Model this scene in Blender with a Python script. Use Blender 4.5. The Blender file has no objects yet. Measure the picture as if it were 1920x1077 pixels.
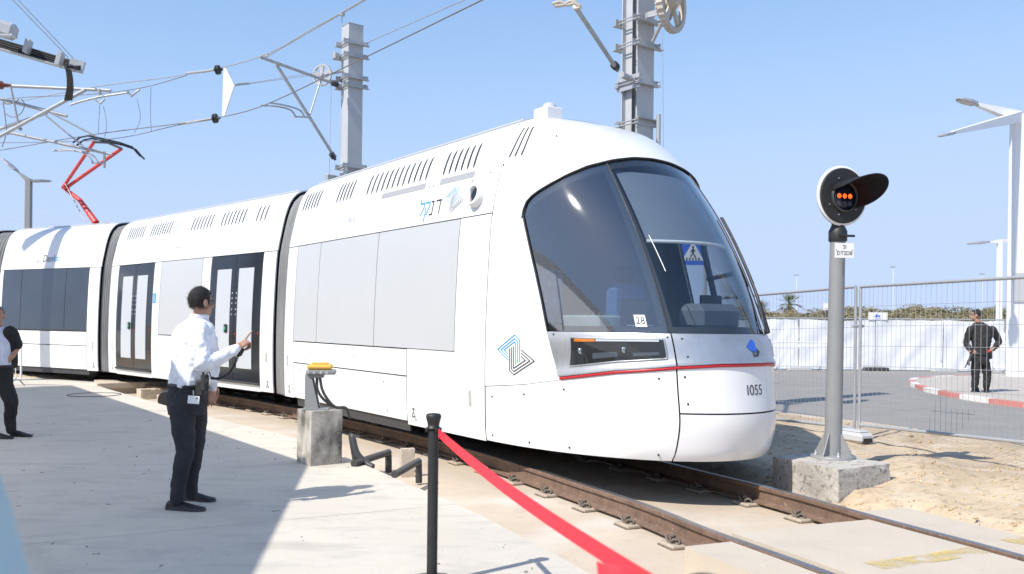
import bpy, bmesh, math, random
import numpy as np
from mathutils import Matrix, Vector, Quaternion
random.seed(7); rng = np.random.default_rng(7)
scene = bpy.context.scene
COL = scene.collection
R = math.radians
# ------------------------------------------------------------------ camera, sky, sun
F, CX, CY, ROLL, CH = 1700.0, 960.0, 603.0, 0.011, 1.5
cd = bpy.data.cameras.new('camera'); cam = bpy.data.objects.new('camera', cd); COL.objects.link(cam)
cam.matrix_world = Matrix.Translation((0, 0, CH)) @ Matrix.Rotation(R(90), 4, 'X') @ Matrix.Rotation(ROLL, 4, 'Z')
cd.sensor_width = 36; cd.lens = 36 * F / 1920; cd.shift_y = (CY - 538.5) / 1920
cd.clip_start = .05; cd.clip_end = 3000
cd.dof.use_dof = True; cd.dof.focus_distance = 9.5; cd.dof.aperture_fstop = 2.8
scene.camera = cam
SUN_AZ = Vector((-.75, -.66, 0)).normalized(); SUN_EL = R(48)
world = bpy.data.worlds.new('World'); scene.world = world; world.use_nodes = True
wn = world.node_tree.nodes; wl = world.node_tree.links
sky = wn.new('ShaderNodeTexSky'); sky.sky_type = 'NISHITA'; sky.sun_disc = False
sky.sun_elevation = SUN_EL; sky.sun_rotation = math.atan2(SUN_AZ.x, SUN_AZ.y)
sky.air_density = 1.0; sky.dust_density = .2; sky.ozone_density = 3.4; sky.altitude = 0
# the glare towards the horizon levels off into pale blue, as in thin coastal haze (a soft ceiling per channel)
SKY_K = .122
sep = wn.new('ShaderNodeSeparateColor'); comb = wn.new('ShaderNodeCombineColor'); wl.new(sky.outputs[0], sep.inputs[0])
for ch, ceil in enumerate((.288, .362, .545)):
    c_ = ceil / SKY_K; p1 = wn.new('ShaderNodeMath'); p1.operation = 'POWER'; p1.inputs[1].default_value = -4; ad = wn.new('ShaderNodeMath'); ad.inputs[1].default_value = c_ ** -4
    p2 = wn.new('ShaderNodeMath'); p2.operation = 'POWER'; p2.inputs[1].default_value = -.25
    mx_ = wn.new('ShaderNodeMath'); mx_.operation = 'MAXIMUM'; mx_.inputs[1].default_value = 1e-3
    wl.new(sep.outputs[ch], mx_.inputs[0]); wl.new(mx_.outputs[0], p1.inputs[0]); wl.new(p1.outputs[0], ad.inputs[0]); wl.new(ad.outputs[0], p2.inputs[0]); wl.new(p2.outputs[0], comb.inputs[ch])
wl.new(comb.outputs[0], wn['Background'].inputs[0]); wn['Background'].inputs[1].default_value = SKY_K
sl = bpy.data.lights.new('sun', 'SUN'); sun = bpy.data.objects.new('sun', sl); COL.objects.link(sun)
sl.energy = 2.75; sl.angle = R(.53); sl.color = (1, .94, .86)
sd = (SUN_AZ * math.cos(SUN_EL) + Vector((0, 0, math.sin(SUN_EL)))).normalized()
sun.rotation_euler = sd.to_track_quat('Z', 'Y').to_euler(); sun.location = (-20, -20, 30)
scene.view_settings.view_transform = 'Standard'; scene.view_settings.look = 'None'
scene.view_settings.gamma = 1; scene.view_settings.use_curve_mapping = False
scene.view_settings.exposure = 1.04

# ------------------------------------------------------------------ helpers
def unroll(px, py):
    x = px - CX; y = py - CY
    return x + ROLL * y, y - ROLL * x
def at(px, py, Y):            # a point at distance Y
    x, y = unroll(px, py); return np.array([x * Y / F, Y, CH - y * Y / F])
def gz(px, py, z=0.):         # a point on a level plane
    x, y = unroll(px, py); Y = F * (CH - z) / y
    return np.array([x * Y / F, Y, z])
V = lambda *a: np.array(a, float)
def nrm(v): v = np.asarray(v, float); return v / (np.linalg.norm(v) + 1e-12)

class G:
    def __init__(s): s.v = []; s.f = []; s.n = 0; s.sm = []
    def add(s, v, f, smooth=False):
        o = s.n; v = np.asarray(v, float).reshape(-1, 3)
        s.v.append(v); s.n += len(v)
        s.f += [[i + o for i in q] for q in f]; s.sm += [smooth] * len(f); return s
    def box(s, c, size, M=None, bev=0):
        x, y, z = [k / 2 for k in size]
        if bev:
            b = min(bev, x * .9, y * .9, z * .9); vs = []
            for sx in (-1, 1):
                for sy in (-1, 1):
                    for sz in (-1, 1):
                        vs += [(sx * (x - b), sy * (y - b), sz * z), (sx * (x - b), sy * y, sz * (z - b)), (sx * x, sy * (y - b), sz * (z - b))]
            bm = bmesh.new(); [bm.verts.new(q) for q in vs]
            bmesh.ops.convex_hull(bm, input=bm.verts); bm.verts.index_update()
            v = np.array([q.co[:] for q in bm.verts]); f = [[q.index for q in p.verts] for p in bm.faces]; bm.free()
        else:
            v = V(*[(a, b, c_) for a in (-x, x) for b in (-y, y) for c_ in (-z, z)])
            f = [(0, 1, 3, 2), (4, 6, 7, 5), (0, 4, 5, 1), (2, 3, 7, 6), (0, 2, 6, 4), (1, 5, 7, 3)]
        if M is not None: v = v @ np.asarray(M).T
        return s.add(v + np.asarray(c), f)
    def hexa(s, b, t):     # bottom quad, top quad
        n = len(b); v = list(b) + list(t)
        f = [list(range(n))[::-1], list(range(n, 2 * n))] + [(i, (i + 1) % n, n + (i + 1) % n, n + i) for i in range(n)]
        return s.add(v, f)
    def prism(s, poly, z0, z1):
        return s.hexa([(p[0], p[1], z0) for p in poly], [(p[0], p[1], z1) for p in poly])
    def plate(s, pts, d):   # planar polygon thickened along vector d
        pts = np.asarray(pts, float); return s.hexa(pts - np.asarray(d) / 2, pts + np.asarray(d) / 2)
    def tube(s, pts, r, n=8, cap=True, ax=None):
        pts = np.asarray(pts, float); m = len(pts)
        r = np.broadcast_to(np.asarray(r, float).reshape(-1, 1) if np.ndim(r) == 1 else r, (m, 1)).ravel() if np.ndim(r) < 2 else r
        tan = np.gradient(pts, axis=0) if m > 2 else np.repeat((pts[1] - pts[0])[None], 2, 0)
        tan = tan / (np.linalg.norm(tan, axis=1, keepdims=True) + 1e-12)
        up = V(0, 0, 1) if ax is None else np.asarray(ax, float)
        if abs(tan[0] @ up) > .95 and ax is None: up = V(1, 0, 0)
        A = nrm(np.cross(up, tan[0])); vs = []
        th = np.arange(n) * 2 * np.pi / n
        for i in range(m):
            A = nrm(A - tan[i] * (A @ tan[i])); B = np.cross(tan[i], A)
            ra, rb = (r[i], r[i]) if np.ndim(r) == 1 else r[i]
            vs.append(pts[i] + ra * np.cos(th)[:, None] * A + rb * np.sin(th)[:, None] * B)
        f = []
        for i in range(m - 1):
            for j in range(n):
                a, b = i * n + j, i * n + (j + 1) % n
                f.append((a, b, b + n, a + n))
        s.add(np.concatenate(vs), f, True)
        if cap:
            s.add(vs[0], [list(range(n))[::-1]]); s.add(vs[-1], [list(range(n))])
        return s
    def lathe(s, p, d, prof, n=20):   # prof (dist along d, radius)
        d = nrm(d); p = np.asarray(p, float); up = V(0, 0, 1) if abs(d[2]) < .9 else V(1, 0, 0)
        A = nrm(np.cross(up, d)); B = np.cross(d, A); th = np.arange(n) * 2 * np.pi / n
        vs = [p + d * h + r * (np.cos(th)[:, None] * A + np.sin(th)[:, None] * B) for h, r in prof]
        f = [(i * n + j, i * n + (j + 1) % n, (i + 1) * n + (j + 1) % n, (i + 1) * n + j) for i in range(len(prof) - 1) for j in range(n)]
        s.add(np.concatenate(vs), f, True)
        s.add(vs[0], [list(range(n))[::-1]]); s.add(vs[-1], [list(range(n))]); return s
    def ell(s, c, r, M=None, n=14):
        u = np.linspace(0, np.pi, n // 2 + 2)[1:-1]; th = np.arange(n) * 2 * np.pi / n
        v = [(np.sin(a) * np.cos(b), np.sin(a) * np.sin(b), np.cos(a)) for a in u for b in th] + [(0, 0, 1), (0, 0, -1)]
        k = len(u); f = [(i * n + j, (i + 1) * n + j, (i + 1) * n + (j + 1) % n, i * n + (j + 1) % n) for i in range(k - 1) for j in range(n)]
        f += [(k * n, j, (j + 1) % n) for j in range(n)] + [(k * n + 1, (k - 1) * n + (j + 1) % n, (k - 1) * n + j) for j in range(n)]
        v = np.array(v) * np.asarray(r)
        if M is not None: v = v @ np.asarray(M).T
        return s.add(v + np.asarray(c), f, True)
    def grid(s, P, smooth=True, flip=False):
        P = np.asarray(P); a, b = P.shape[:2]
        f = [(i * b + j, i * b + j + 1, (i + 1) * b + j + 1, (i + 1) * b + j) for i in range(a - 1) for j in range(b - 1)]
        if flip: f = [q[::-1] for q in f]
        return s.add(P.reshape(-1, 3), f, smooth)
    def panel(s, P, depth=.02, off=0., toward=None):   # grid plus an inward flange all round
        P = np.asarray(P, float); du = np.gradient(P, axis=0); dv = np.gradient(P, axis=1)
        N = np.cross(du, dv); N /= np.linalg.norm(N, axis=2, keepdims=True) + 1e-9
        if toward is not None and (N[P.shape[0] // 2, P.shape[1] // 2] @ toward) < 0: N = -N; fl = True
        else: fl = False
        P = P + N * off; s.grid(P, True, fl)
        ring = lambda Q: np.concatenate([Q[:, 0], Q[-1, 1:], Q[::-1, -1][1:], Q[0, ::-1][1:-1]])
        o, i = ring(P), ring(P - N * depth); m = len(o)
        s.add(np.concatenate([o, i]), [(k, k + m, (k + 1) % m + m, (k + 1) % m) for k in range(m)])
        return s
    def mesh(s, name, off=(0, 0, 0)):
        me = bpy.data.meshes.new(name)
        v = np.concatenate(s.v) - np.asarray(off) if s.v else np.zeros((0, 3))
        me.from_pydata(v.tolist(), [], s.f); me.polygons.foreach_set('use_smooth', s.sm); me.update(); return me

LOC = {}
def tag(o, label=None, cat=None, group=None, kind=None):
    if label: o['label'] = label
    if cat: o['category'] = cat
    if group: o['group'] = group
    if kind: o['kind'] = kind
    return o
def thing(name, loc, label, cat, group=None):
    o = bpy.data.objects.new(name, None); COL.objects.link(o); o.location = [float(k) for k in loc]; o.empty_display_size = .2
    LOC[o.name] = np.array(loc, float); return tag(o, label, cat, group)
def obj(name, g, m, parent=None, label=None, cat=None, group=None, kind=None, base=None):
    """one mesh object from world-space geometry; top-level ones get base as their origin"""
    off = LOC[parent.name] if parent else (np.array(base, float) if base is not None else np.zeros(3))
    me = g.mesh(name, off) if isinstance(g, G) else g
    if m: me.materials.append(m)
    o = bpy.data.objects.new(name, me); COL.objects.link(o)
    if parent: o.parent = parent; LOC[o.name] = off
    else: o.location = off.tolist(); LOC[o.name] = off
    return tag(o, label, cat, group, kind)
def inst(name, me, M, parent=None, **k):     # shared mesh placed by a world matrix
    o = bpy.data.objects.new(name, me); COL.objects.link(o)
    if parent: o.parent = parent; o.matrix_local = Matrix.Translation(-Vector(LOC[parent.name])) @ M
    else: o.matrix_world = M
    return tag(o, **k)

def mat(name, col, rough=.5, metal=0, var=0., scale=4., bump=0., bscale=60., col2=None, spec=.5, coat=0, detail=6, emit=0, stretch=(1, 1, 1), sharp=None, obj_space=False):
    m = bpy.data.materials.new(name); m.use_nodes = True; nt = m.node_tree; b = nt.nodes['Principled BSDF']
    c4 = (*col, 1); b.inputs['Base Color'].default_value = c4; b.inputs['Roughness'].default_value = rough
    b.inputs['Metallic'].default_value = metal; b.inputs['Specular IOR Level'].default_value = spec
    b.inputs['Coat Weight'].default_value = coat; b.inputs['Coat Roughness'].default_value = .05
    if emit: b.inputs['Emission Color'].default_value = c4; b.inputs['Emission Strength'].default_value = emit
    if var or col2 or bump:
        tc = nt.nodes.new('ShaderNodeTexCoord'); mp = nt.nodes.new('ShaderNodeMapping'); mp.inputs['Scale'].default_value = stretch
        ge = nt.nodes.new('ShaderNodeNewGeometry')
        nt.links.new(tc.outputs['Object'] if obj_space else ge.outputs['Position'], mp.inputs[0])
    if var or col2:
        n = nt.nodes.new('ShaderNodeTexNoise'); n.inputs['Scale'].default_value = scale; n.inputs['Detail'].default_value = detail; n.inputs['Roughness'].default_value = .65
        nt.links.new(mp.outputs[0], n.inputs[0]); cr = nt.nodes.new('ShaderNodeValToRGB')
        lo, hi = sharp or (.3, .7)
        cr.color_ramp.elements[0].position = lo; cr.color_ramp.elements[1].position = hi
        a = col2 or [k * (1 - var) for k in col]; d = col if col2 else [min(1, k * (1 + var)) for k in col]
        cr.color_ramp.elements[0].color = (*a, 1); cr.color_ramp.elements[1].color = (*d, 1)
        nt.links.new(n.outputs[0], cr.inputs[0]); nt.links.new(cr.outputs[0], b.inputs['Base Color'])
        m['ramp'] = cr.name
    if bump:
        n2 = nt.nodes.new('ShaderNodeTexNoise'); n2.inputs['Scale'].default_value = bscale; n2.inputs['Detail'].default_value = 5
        nt.links.new(mp.outputs[0], n2.inputs[0]); bp = nt.nodes.new('ShaderNodeBump'); bp.inputs['Strength'].default_value = min(1, bump); bp.inputs['Distance'].default_value = .01 * max(1, bump)
        nt.links.new(n2.outputs[0], bp.inputs['Height']); nt.links.new(bp.outputs[0], b.inputs['Normal'])
    return m
def layer(m, col, scale, lo, hi, fac=1., stretch=(1, 1, 1), detail=5, off=0.):   # lays a noise-masked second colour (dirt, stains) over a material
    nt = m.node_tree; b = nt.nodes['Principled BSDF']; src = b.inputs['Base Color'].links[0].from_socket if b.inputs['Base Color'].links else None
    ge = nt.nodes.new('ShaderNodeNewGeometry'); mp = nt.nodes.new('ShaderNodeMapping'); mp.inputs['Scale'].default_value = stretch; mp.inputs['Location'].default_value = (off, off, off)
    n = nt.nodes.new('ShaderNodeTexNoise'); n.inputs['Scale'].default_value = scale; n.inputs['Detail'].default_value = detail
    mr = nt.nodes.new('ShaderNodeMapRange'); mr.inputs['From Min'].default_value = lo; mr.inputs['From Max'].default_value = hi; mr.inputs['To Max'].default_value = fac
    mx = nt.nodes.new('ShaderNodeMix'); mx.data_type = 'RGBA'; mx.inputs[7].default_value = (*col, 1)
    nt.links.new(ge.outputs['Position'], mp.inputs[0]); nt.links.new(mp.outputs[0], n.inputs[0]); nt.links.new(n.outputs[0], mr.inputs[0]); nt.links.new(mr.outputs[0], mx.inputs[0])
    if src: nt.links.new(src, mx.inputs[6])
    else: mx.inputs[6].default_value = b.inputs['Base Color'].default_value
    nt.links.new(mx.outputs[2], b.inputs['Base Color']); return m
def cracks(m, col, scale, width, fac, off=0.):
    layer(m, col, scale, 0, 1, 1., detail=7, off=off); nt = m.node_tree; mx = nt.nodes['Principled BSDF'].inputs['Base Color'].links[0].from_node; mr = mx.inputs[0].links[0].from_node; n = mr.inputs[0].links[0].from_node
    sb = nt.nodes.new('ShaderNodeMath'); sb.operation = 'SUBTRACT'; sb.inputs[1].default_value = .5; ab = nt.nodes.new('ShaderNodeMath'); ab.operation = 'ABSOLUTE'
    nt.links.new(n.outputs[0], sb.inputs[0]); nt.links.new(sb.outputs[0], ab.inputs[0]); nt.links.new(ab.outputs[0], mr.inputs[0])
    mr.inputs['From Min'].default_value = width; mr.inputs['From Max'].default_value = 0; mr.inputs['To Min'].default_value = 0; mr.inputs['To Max'].default_value = fac; return m
def glassmat(name, tint, gloss_rough=.02, ior=1.5, boost=1.0):
    m = bpy.data.materials.new(name); m.use_nodes = True; nt = m.node_tree; nt.nodes.remove(nt.nodes['Principled BSDF'])
    t = nt.nodes.new('ShaderNodeBsdfTransparent'); t.inputs[0].default_value = (*tint, 1)
    g = nt.nodes.new('ShaderNodeBsdfGlossy'); g.inputs['Roughness'].default_value = gloss_rough
    fr = nt.nodes.new('ShaderNodeFresnel'); fr.inputs[0].default_value = ior
    ge = nt.nodes.new('ShaderNodeNewGeometry'); mi = nt.nodes.new('ShaderNodeMapRange'); mi.inputs['To Min'].default_value = ior; mi.inputs['To Max'].default_value = 1 / ior
    nt.links.new(ge.outputs['Backfacing'], mi.inputs[0]); nt.links.new(mi.outputs[0], fr.inputs[0])
    ma = nt.nodes.new('ShaderNodeMath'); ma.operation = 'MULTIPLY'; ma.inputs[1].default_value = boost; ma.use_clamp = True
    mx = nt.nodes.new('ShaderNodeMixShader'); nt.links.new(fr.outputs[0], ma.inputs[0]); nt.links.new(ma.outputs[0], mx.inputs[0])
    nt.links.new(t.outputs[0], mx.inputs[1]); nt.links.new(g.outputs[0], mx.inputs[2]); nt.links.new(mx.outputs[0], nt.nodes['Material Output'].inputs[0]); return m

M = {}
M['white'] = layer(mat('white_paint', (.80, .80, .79), .28, coat=.4, var=.012, scale=1.2), (.66, .64, .60), 1.6, .52, .8, .35, (1, 1, .4))
M['film'] = mat('grey_film', (.50, .51, .515), .33, var=.015, scale=1.5)
M['doorfilm'] = mat('door_pane_film', (.50, .525, .55), .3, var=.02, scale=2)
M['silver'] = layer(mat('silver_paint', (.50, .51, .52), .34, metal=.75, var=.05, scale=30, stretch=(1, 1, .1)), (.35, .34, .33), 6, .5, .8, .4)
M['red'] = mat('red_trim', (.55, .02, .03), .3)
M['black'] = mat('black_gloss', (.012, .013, .015), .12, var=.2, scale=6)
M['blackm'] = mat('black_matt', (.02, .02, .021), .65, var=.25, scale=12)
M['dark'] = mat('dark_underside', (.012, .012, .012), .9, var=.3, scale=4)
M['liner'] = mat('cab_liner', (.10, .115, .14), .7, var=.1, scale=5)
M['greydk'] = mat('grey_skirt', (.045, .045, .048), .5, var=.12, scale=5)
M['bellow'] = mat('bellows_rubber', (.20, .20, .20), .62, var=.25, scale=3, stretch=(1, 1, .3))
M['bellowl'] = mat('bellows_fabric', (.30, .30, .30), .6, var=.15, scale=4)
M['glassd'] = mat('dark_window_glass', (.018, .022, .026), .03, spec=.9, var=.3, scale=1.2, coat=1)
M['glass'] = glassmat('tinted_glass', (.78, .83, .86), .035, 1.55, 2.3)
M['glasss'] = glassmat('side_solar_glass', (.74, .79, .82), .04, 1.6, 5.0)
M['blind'] = mat('blind_film', (.17, .20, .25), .6, var=.05, scale=3)
M['clear'] = glassmat('clear_lens', (.75, .78, .8), .01, 1.5, 1.0)
M['galv'] = layer(mat('galvanised_steel', (.38, .395, .41), .5, metal=.35, var=.12, scale=6), (.3, .29, .27), 9, .55, .8, .4)
M['galvl'] = mat('light_galvanised', (.42, .43, .44), .45, metal=.3, var=.08, scale=8)
M['pole'] = layer(mat('grey_pole_paint', (.25, .255, .255), .45, var=.04, scale=5), (.3, .28, .25), 7, .6, .85, .5)
M['mast'] = layer(mat('mast_paint', (.44, .455, .47), .5, var=.05, scale=4), (.33, .31, .28), 6, .6, .85, .5)
M['whitep'] = mat('white_pole_paint', (.78, .79, .80), .4, var=.03, scale=3)
M['offw'] = mat('weathered_white', (.48, .43, .36), .55, var=.12, scale=9)
M['wire'] = mat('copper_wire', (.20, .18, .16), .5, metal=.5, var=.1, scale=4)
M['wirel'] = mat('steel_wire', (.40, .40, .40), .45, metal=.4, var=.1, scale=4)
M['redp'] = mat('red_pantograph', (.60, .06, .05), .4, var=.15, scale=8)
M['amber'] = mat('amber_lens', (.85, .24, .02), .2, var=.05, scale=20)
M['drl'] = mat('white_light_strip', (.72, .75, .78), .2, var=.03, scale=20)
M['chrome'] = mat('lamp_reflector', (.75, .76, .78), .12, metal=1, var=.05, scale=30)
M['ink'] = mat('dark_print', (.035, .035, .04), .5, var=.05, scale=20)
M['inkl'] = mat('pale_print', (.42, .42, .43), .5, var=.05, scale=20)
M['blue'] = mat('blue_print', (.03, .30, .62), .5, var=.05, scale=20)
M['blued'] = mat('deep_blue_print', (.03, .13, .62), .45, var=.05, scale=20)
M['signw'] = mat('white_sign_face', (.80, .80, .79), .45, var=.02, scale=10)
M['green'] = mat('green_button', (.03, .30, .16), .3, var=.05, scale=20)
M['redinfo'] = mat('red_sticker', (.62, .03, .04), .4, var=.05, scale=20)
M['yellow'] = mat('yellow_lid', (.70, .43, .08), .4, var=.06, scale=12)
M['rail'] = layer(mat('rusty_rail', (.19, .125, .09), .75, metal=.2, var=.25, scale=9, bump=.3, bscale=90), (.42, .36, .30), 40, .62, .72, .8)
M['railtop'] = mat('polished_rail_head', (.30, .29, .29), .35, metal=.8, var=.15, scale=6)
M['conc'] = mat('apron_concrete', (.555, .51, .435), .9, var=.07, scale=.9, bump=.25, bscale=45, detail=9)
layer(M['conc'], (.56, .505, .42), .55, .45, .75, .55); layer(M['conc'], (.38, .36, .325), 2.4, .5, .78, .6, (1, 2.6, 1)); layer(M['conc'], (.33, .30, .26), 1.1, .60, .72, .35, (1, 1.8, 1), detail=10, off=17); layer(M['conc'], (.62, .56, .47), 3.6, .62, .75, .5, off=11); layer(M['conc'], (.34, .33, .31), 26, .66, .74, .6, off=3); layer(M['conc'], (.3, .28, .25), 7, .72, .78, .5, (.5, 2.6, 1), off=8)
cracks(M['conc'], (.24, .22, .19), .42, .0020, .22, 4.); cracks(M['conc'], (.40, .37, .32), .16, .012, .35, 9.)
M['slab'] = mat('sandy_concrete', (.52, .435, .335), .92, var=.08, scale=1.6, bump=.3, bscale=50, detail=9)
layer(M['slab'], (.60, .56, .50), 1.1, .5, .7, .8); layer(M['slab'], (.40, .33, .25), 5, .58, .76, .6); layer(M['slab'], (.28, .24, .19), 30, .68, .76, .6, off=5)
M['cross'] = mat('crossing_concrete', (.52, .455, .365), .9, var=.06, scale=1.3, bump=.25, bscale=50, detail=9)
layer(M['cross'], (.44, .39, .33), 3, .55, .8, .6); layer(M['cross'], (.2, .18, .16), 22, .7, .76, .7, off=2)
M['block'] = mat('stained_concrete_block', (.50, .46, .40), .92, var=.1, scale=6, bump=.8, bscale=40, detail=9)
layer(M['block'], (.075, .07, .062), 4.2, .40, .60, .9, (1, 1, .6), detail=9); layer(M['block'], (.45, .42, .37), 30, .6, .7, .5, detail=6)
M['blockl'] = mat('pale_concrete_block', (.48, .45, .40), .92, var=.1, scale=6, bump=.8, bscale=40, detail=9)
layer(M['blockl'], (.13, .12, .11), 22, .54, .66, .7, (1, 1, .8), detail=9); layer(M['blockl'], (.20, .18, .16), 2.2, .5, .7, .6, detail=8)
M['asph'] = mat('asphalt', (.25, .24, .225), .9, var=.12, scale=1.4, bump=.3, bscale=120, detail=9)
layer(M['asph'], (.27, .25, .22), .45, .45, .7, .6)
M['pave'] = mat('pavement', (.44, .40, .35), .9, var=.1, scale=2, bump=.2, bscale=60)
M['sand'] = mat('sandy_ground', (.52, .41, .28), .95, var=.16, scale=5, bump=1.0, bscale=28, detail=10)
layer(M['sand'], (.36, .27, .17), .9, .50, .66, .6, off=6); layer(M['sand'], (.30, .22, .14), 11, .54, .70, .8); layer(M['sand'], (.62, .54, .42), 2.2, .5, .7, .6); layer(M['sand'], (.16, .12, .08), 38, .66, .73, .8, off=4)
M['earth'] = mat('dry_earth', (.36, .28, .18), .95, var=.2, scale=.3, bump=.6, bscale=6)
layer(M['earth'], (.20, .18, .09), .09, .45, .65, .8)
M['straw'] = mat('dry_straw', (.46, .35, .20), .9, var=.3, scale=20)
M['kerbr'] = mat('red_kerb_paint', (.55, .20, .17), .7, var=.2, scale=7, col2=(.62, .48, .42), sharp=(.2, .45))
M['kerbw'] = mat('white_kerb_paint', (.72, .70, .66), .7, var=.08, scale=7)
M['tarp'] = mat('white_tarpaulin', (.74, .76, .79), .55, var=.03, scale=2, bump=.35, bscale=4)
M['yline'] = mat('worn_yellow_line', (.64, .49, .17), .9, col2=(.60, .48, .22), scale=4, sharp=(.47, .60))
M['leafA'] = mat('scrub_leaf', (.22, .20, .105), .8, var=.35, scale=1.2)
M['leafB'] = mat('dry_scrub_leaf', (.31, .26, .15), .85, var=.35, scale=1.2)
M['leafP'] = mat('palm_leaf', (.16, .19, .08), .6, var=.3, scale=2)
M['trunk'] = mat('palm_trunk', (.20, .14, .09), .9, var=.3, scale=6, bump=.6, bscale=20)
M['tape'] = mat('red_belt', (.80, .035, .055), .55, var=.04, scale=15)
M['rubber'] = mat('black_rubber', (.02, .02, .02), .5, var=.2, scale=15)
M['skin'] = mat('skin', (.40, .22, .15), .55, var=.08, scale=25)
M['hair'] = mat('dark_hair', (.013, .010, .009), .6, var=.4, scale=60, bump=.8, bscale=160)
M['hairg'] = mat('grey_stubble_hair', (.16, .14, .12), .7, var=.3, scale=60)
M['shirt'] = mat('white_cotton', (.76, .78, .83), .8, var=.02, scale=8, bump=.15, bscale=30)
M['jeans'] = mat('charcoal_denim', (.022, .024, .030), .85, var=.3, scale=9, bump=.2, bscale=60)
M['suit'] = mat('black_cloth', (.014, .014, .016), .85, var=.3, scale=9, bump=.2, bscale=50)
M['unif'] = mat('black_uniform', (.022, .021, .021), .8, var=.3, scale=14, bump=.3, bscale=40)
M['pshirt'] = mat('pale_striped_cotton', (.55, .58, .68), .8, col2=(.62, .65, .74), scale=14, sharp=(.45, .55))
M['bshirt'] = mat('light_blue_cotton', (.42, .56, .60), .8, var=.05, scale=6)
M['shoe'] = mat('black_shoe', (.012, .012, .013), .6, var=.2, scale=20)
M['eye'] = mat('eye', (.05, .035, .03), .2, var=.1, scale=50)

_tx = {}
def text_mesh(s, size):       # verts (x right, y up) and faces of a line of text
    cu = bpy.data.curves.new('letters', 'FONT'); cu.body = s; cu.size = size; cu.resolution_u = 3; cu.align_x = 'CENTER'; cu.align_y = 'CENTER'
    o = bpy.data.objects.new('letters', cu); COL.objects.link(o); bpy.context.view_layer.update()
    me = bpy.data.meshes.new_from_object(o.evaluated_get(bpy.context.evaluated_depsgraph_get()))
    v = np.array([q.co[:] for q in me.vertices]); f = [list(p.vertices) for p in me.polygons]
    bpy.data.objects.remove(o); bpy.data.curves.remove(cu); bpy.data.meshes.remove(me); return v, f
def stroke(poly, w):          # flat ribbon polygons along a polyline
    poly = np.asarray(poly, float); L = []; Rr = []; m = len(poly)
    for i in range(m):
        a = nrm(poly[i] - poly[i - 1]) if i > 0 else nrm(poly[1] - poly[0]); b = nrm(poly[i + 1] - poly[i]) if i < m - 1 else a
        na, nb = V(-a[1], a[0]), V(-b[1], b[0]); k = nrm(na + nb); k = k / max(.4, k @ na) * w / 2
        L.append(poly[i] + k); Rr.append(poly[i] - k)
    return np.array(L + Rr), [(i, i + 1, m + i + 1, m + i) for i in range(m - 1)]
def subdiv(poly, step):
    out = [np.asarray(poly[0], float)]
    for a, b in zip(poly[:-1], poly[1:]):
        a = np.asarray(a, float); b = np.asarray(b, float); k = max(1, int(np.linalg.norm(b - a) / step))
        out += [a + (b - a) * i / k for i in range(1, k + 1)]
    return out
def smoothpts(p, k=8):        # Catmull-Rom through points
    p = np.asarray(p, float); q = np.vstack([2 * p[0] - p[1], p, 2 * p[-1] - p[-2]]); out = []
    for i in range(1, len(q) - 2):
        for t in np.linspace(0, 1, k, endpoint=False):
            out.append(.5 * (2 * q[i] + (q[i + 1] - q[i - 1]) * t + (2 * q[i - 1] - 5 * q[i] + 4 * q[i + 1] - q[i + 2]) * t * t + (3 * q[i] - q[i - 1] - 3 * q[i + 1] + q[i + 2]) * t ** 3))
    return np.array(out + [p[-1]])
# ------------------------------------------------------------------ ground
EARTH_Z = -.34
g = G(); xs = np.concatenate([[-900, -300, -80], np.linspace(-40, 60, 21), [100, 300, 900]]); ys = np.concatenate([[-40, -10], np.linspace(0, 80, 17), [120, 300, 1500]])
g.grid([[(x, y, EARTH_Z) for y in ys] for x in xs]); obj('ground', g, M['earth'], kind='structure')
# track centre line (front is +s, towards the camera)
TRK = smoothpts([(-40, 21), (-32, 25.5), (-25, 27.0), (-18, 26.2), (-10.4, 22.75), (-5.42, 18.62), (-.86, 12.72), (1.46, 8.51), (2.19, 6.78), (2.66, 5.68), (3.5, 3.5), (4.2, 1.6), (5.2, -1.5), (7, -8)], 14)
def trk_off(d, lo=None, hi=None):
    t = np.gradient(TRK, axis=0); t /= np.linalg.norm(t, axis=1, keepdims=True); n = np.stack([-t[:, 1], t[:, 0]], 1)   # n points to the far side
    return TRK + n * d
def resample(p, step):
    p = np.asarray(p); d = np.concatenate([[0], np.cumsum(np.linalg.norm(np.diff(p, axis=0), axis=1))]); k = np.arange(0, d[-1], step)
    return np.stack([np.interp(k, d, p[:, i]) for i in range(p.shape[1])], 1)
SLAB_Z = -.19
# apron in poured bays, its kerb edge facing the sunken track bed
edge = [(.62, 5.1), (.16, 6.15), (-.23, 7.03), (-.97, 8.38), (-1.54, 9.44), (-2.66, 11.36), (-4.74, 13.98), (-5.68, 15.18), (-8.47, 18.98), (-8.95, 19.69)]
poly = [(4.0, -6), (2.3, 1.0), (1.35, 3.4)] + edge + [(-9.6, 20.9), (-14, 23.4), (-24, 24), (-24, -6)]
def clip(poly, p, n):
    out = []
    for a, b in zip(poly, poly[1:] + poly[:1]):
        da = (a[0] - p[0]) * n[0] + (a[1] - p[1]) * n[1]; db = (b[0] - p[0]) * n[0] + (b[1] - p[1]) * n[1]
        if da >= 0: out.append(a)
        if da * db < 0: t = da / (da - db); out.append((a[0] + (b[0] - a[0]) * t, a[1] + (b[1] - a[1]) * t))
    return out
ap = thing('apron', (-5, 8, 0), None, None); tag(ap, kind='structure')
cuts = [((-3.33, 8.79), nrm((-.50, .87))), ((-4.6, 5.2), nrm((-.47, .88))), ((-8, 13.6), nrm((-.5, .87))), ((-12, 17.5), nrm((-.5, .87)))]
cuts.sort(key=lambda c: c[0][0] * c[1][0] + c[0][1] * c[1][1])
bounds = [None] + cuts + [None]
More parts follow.
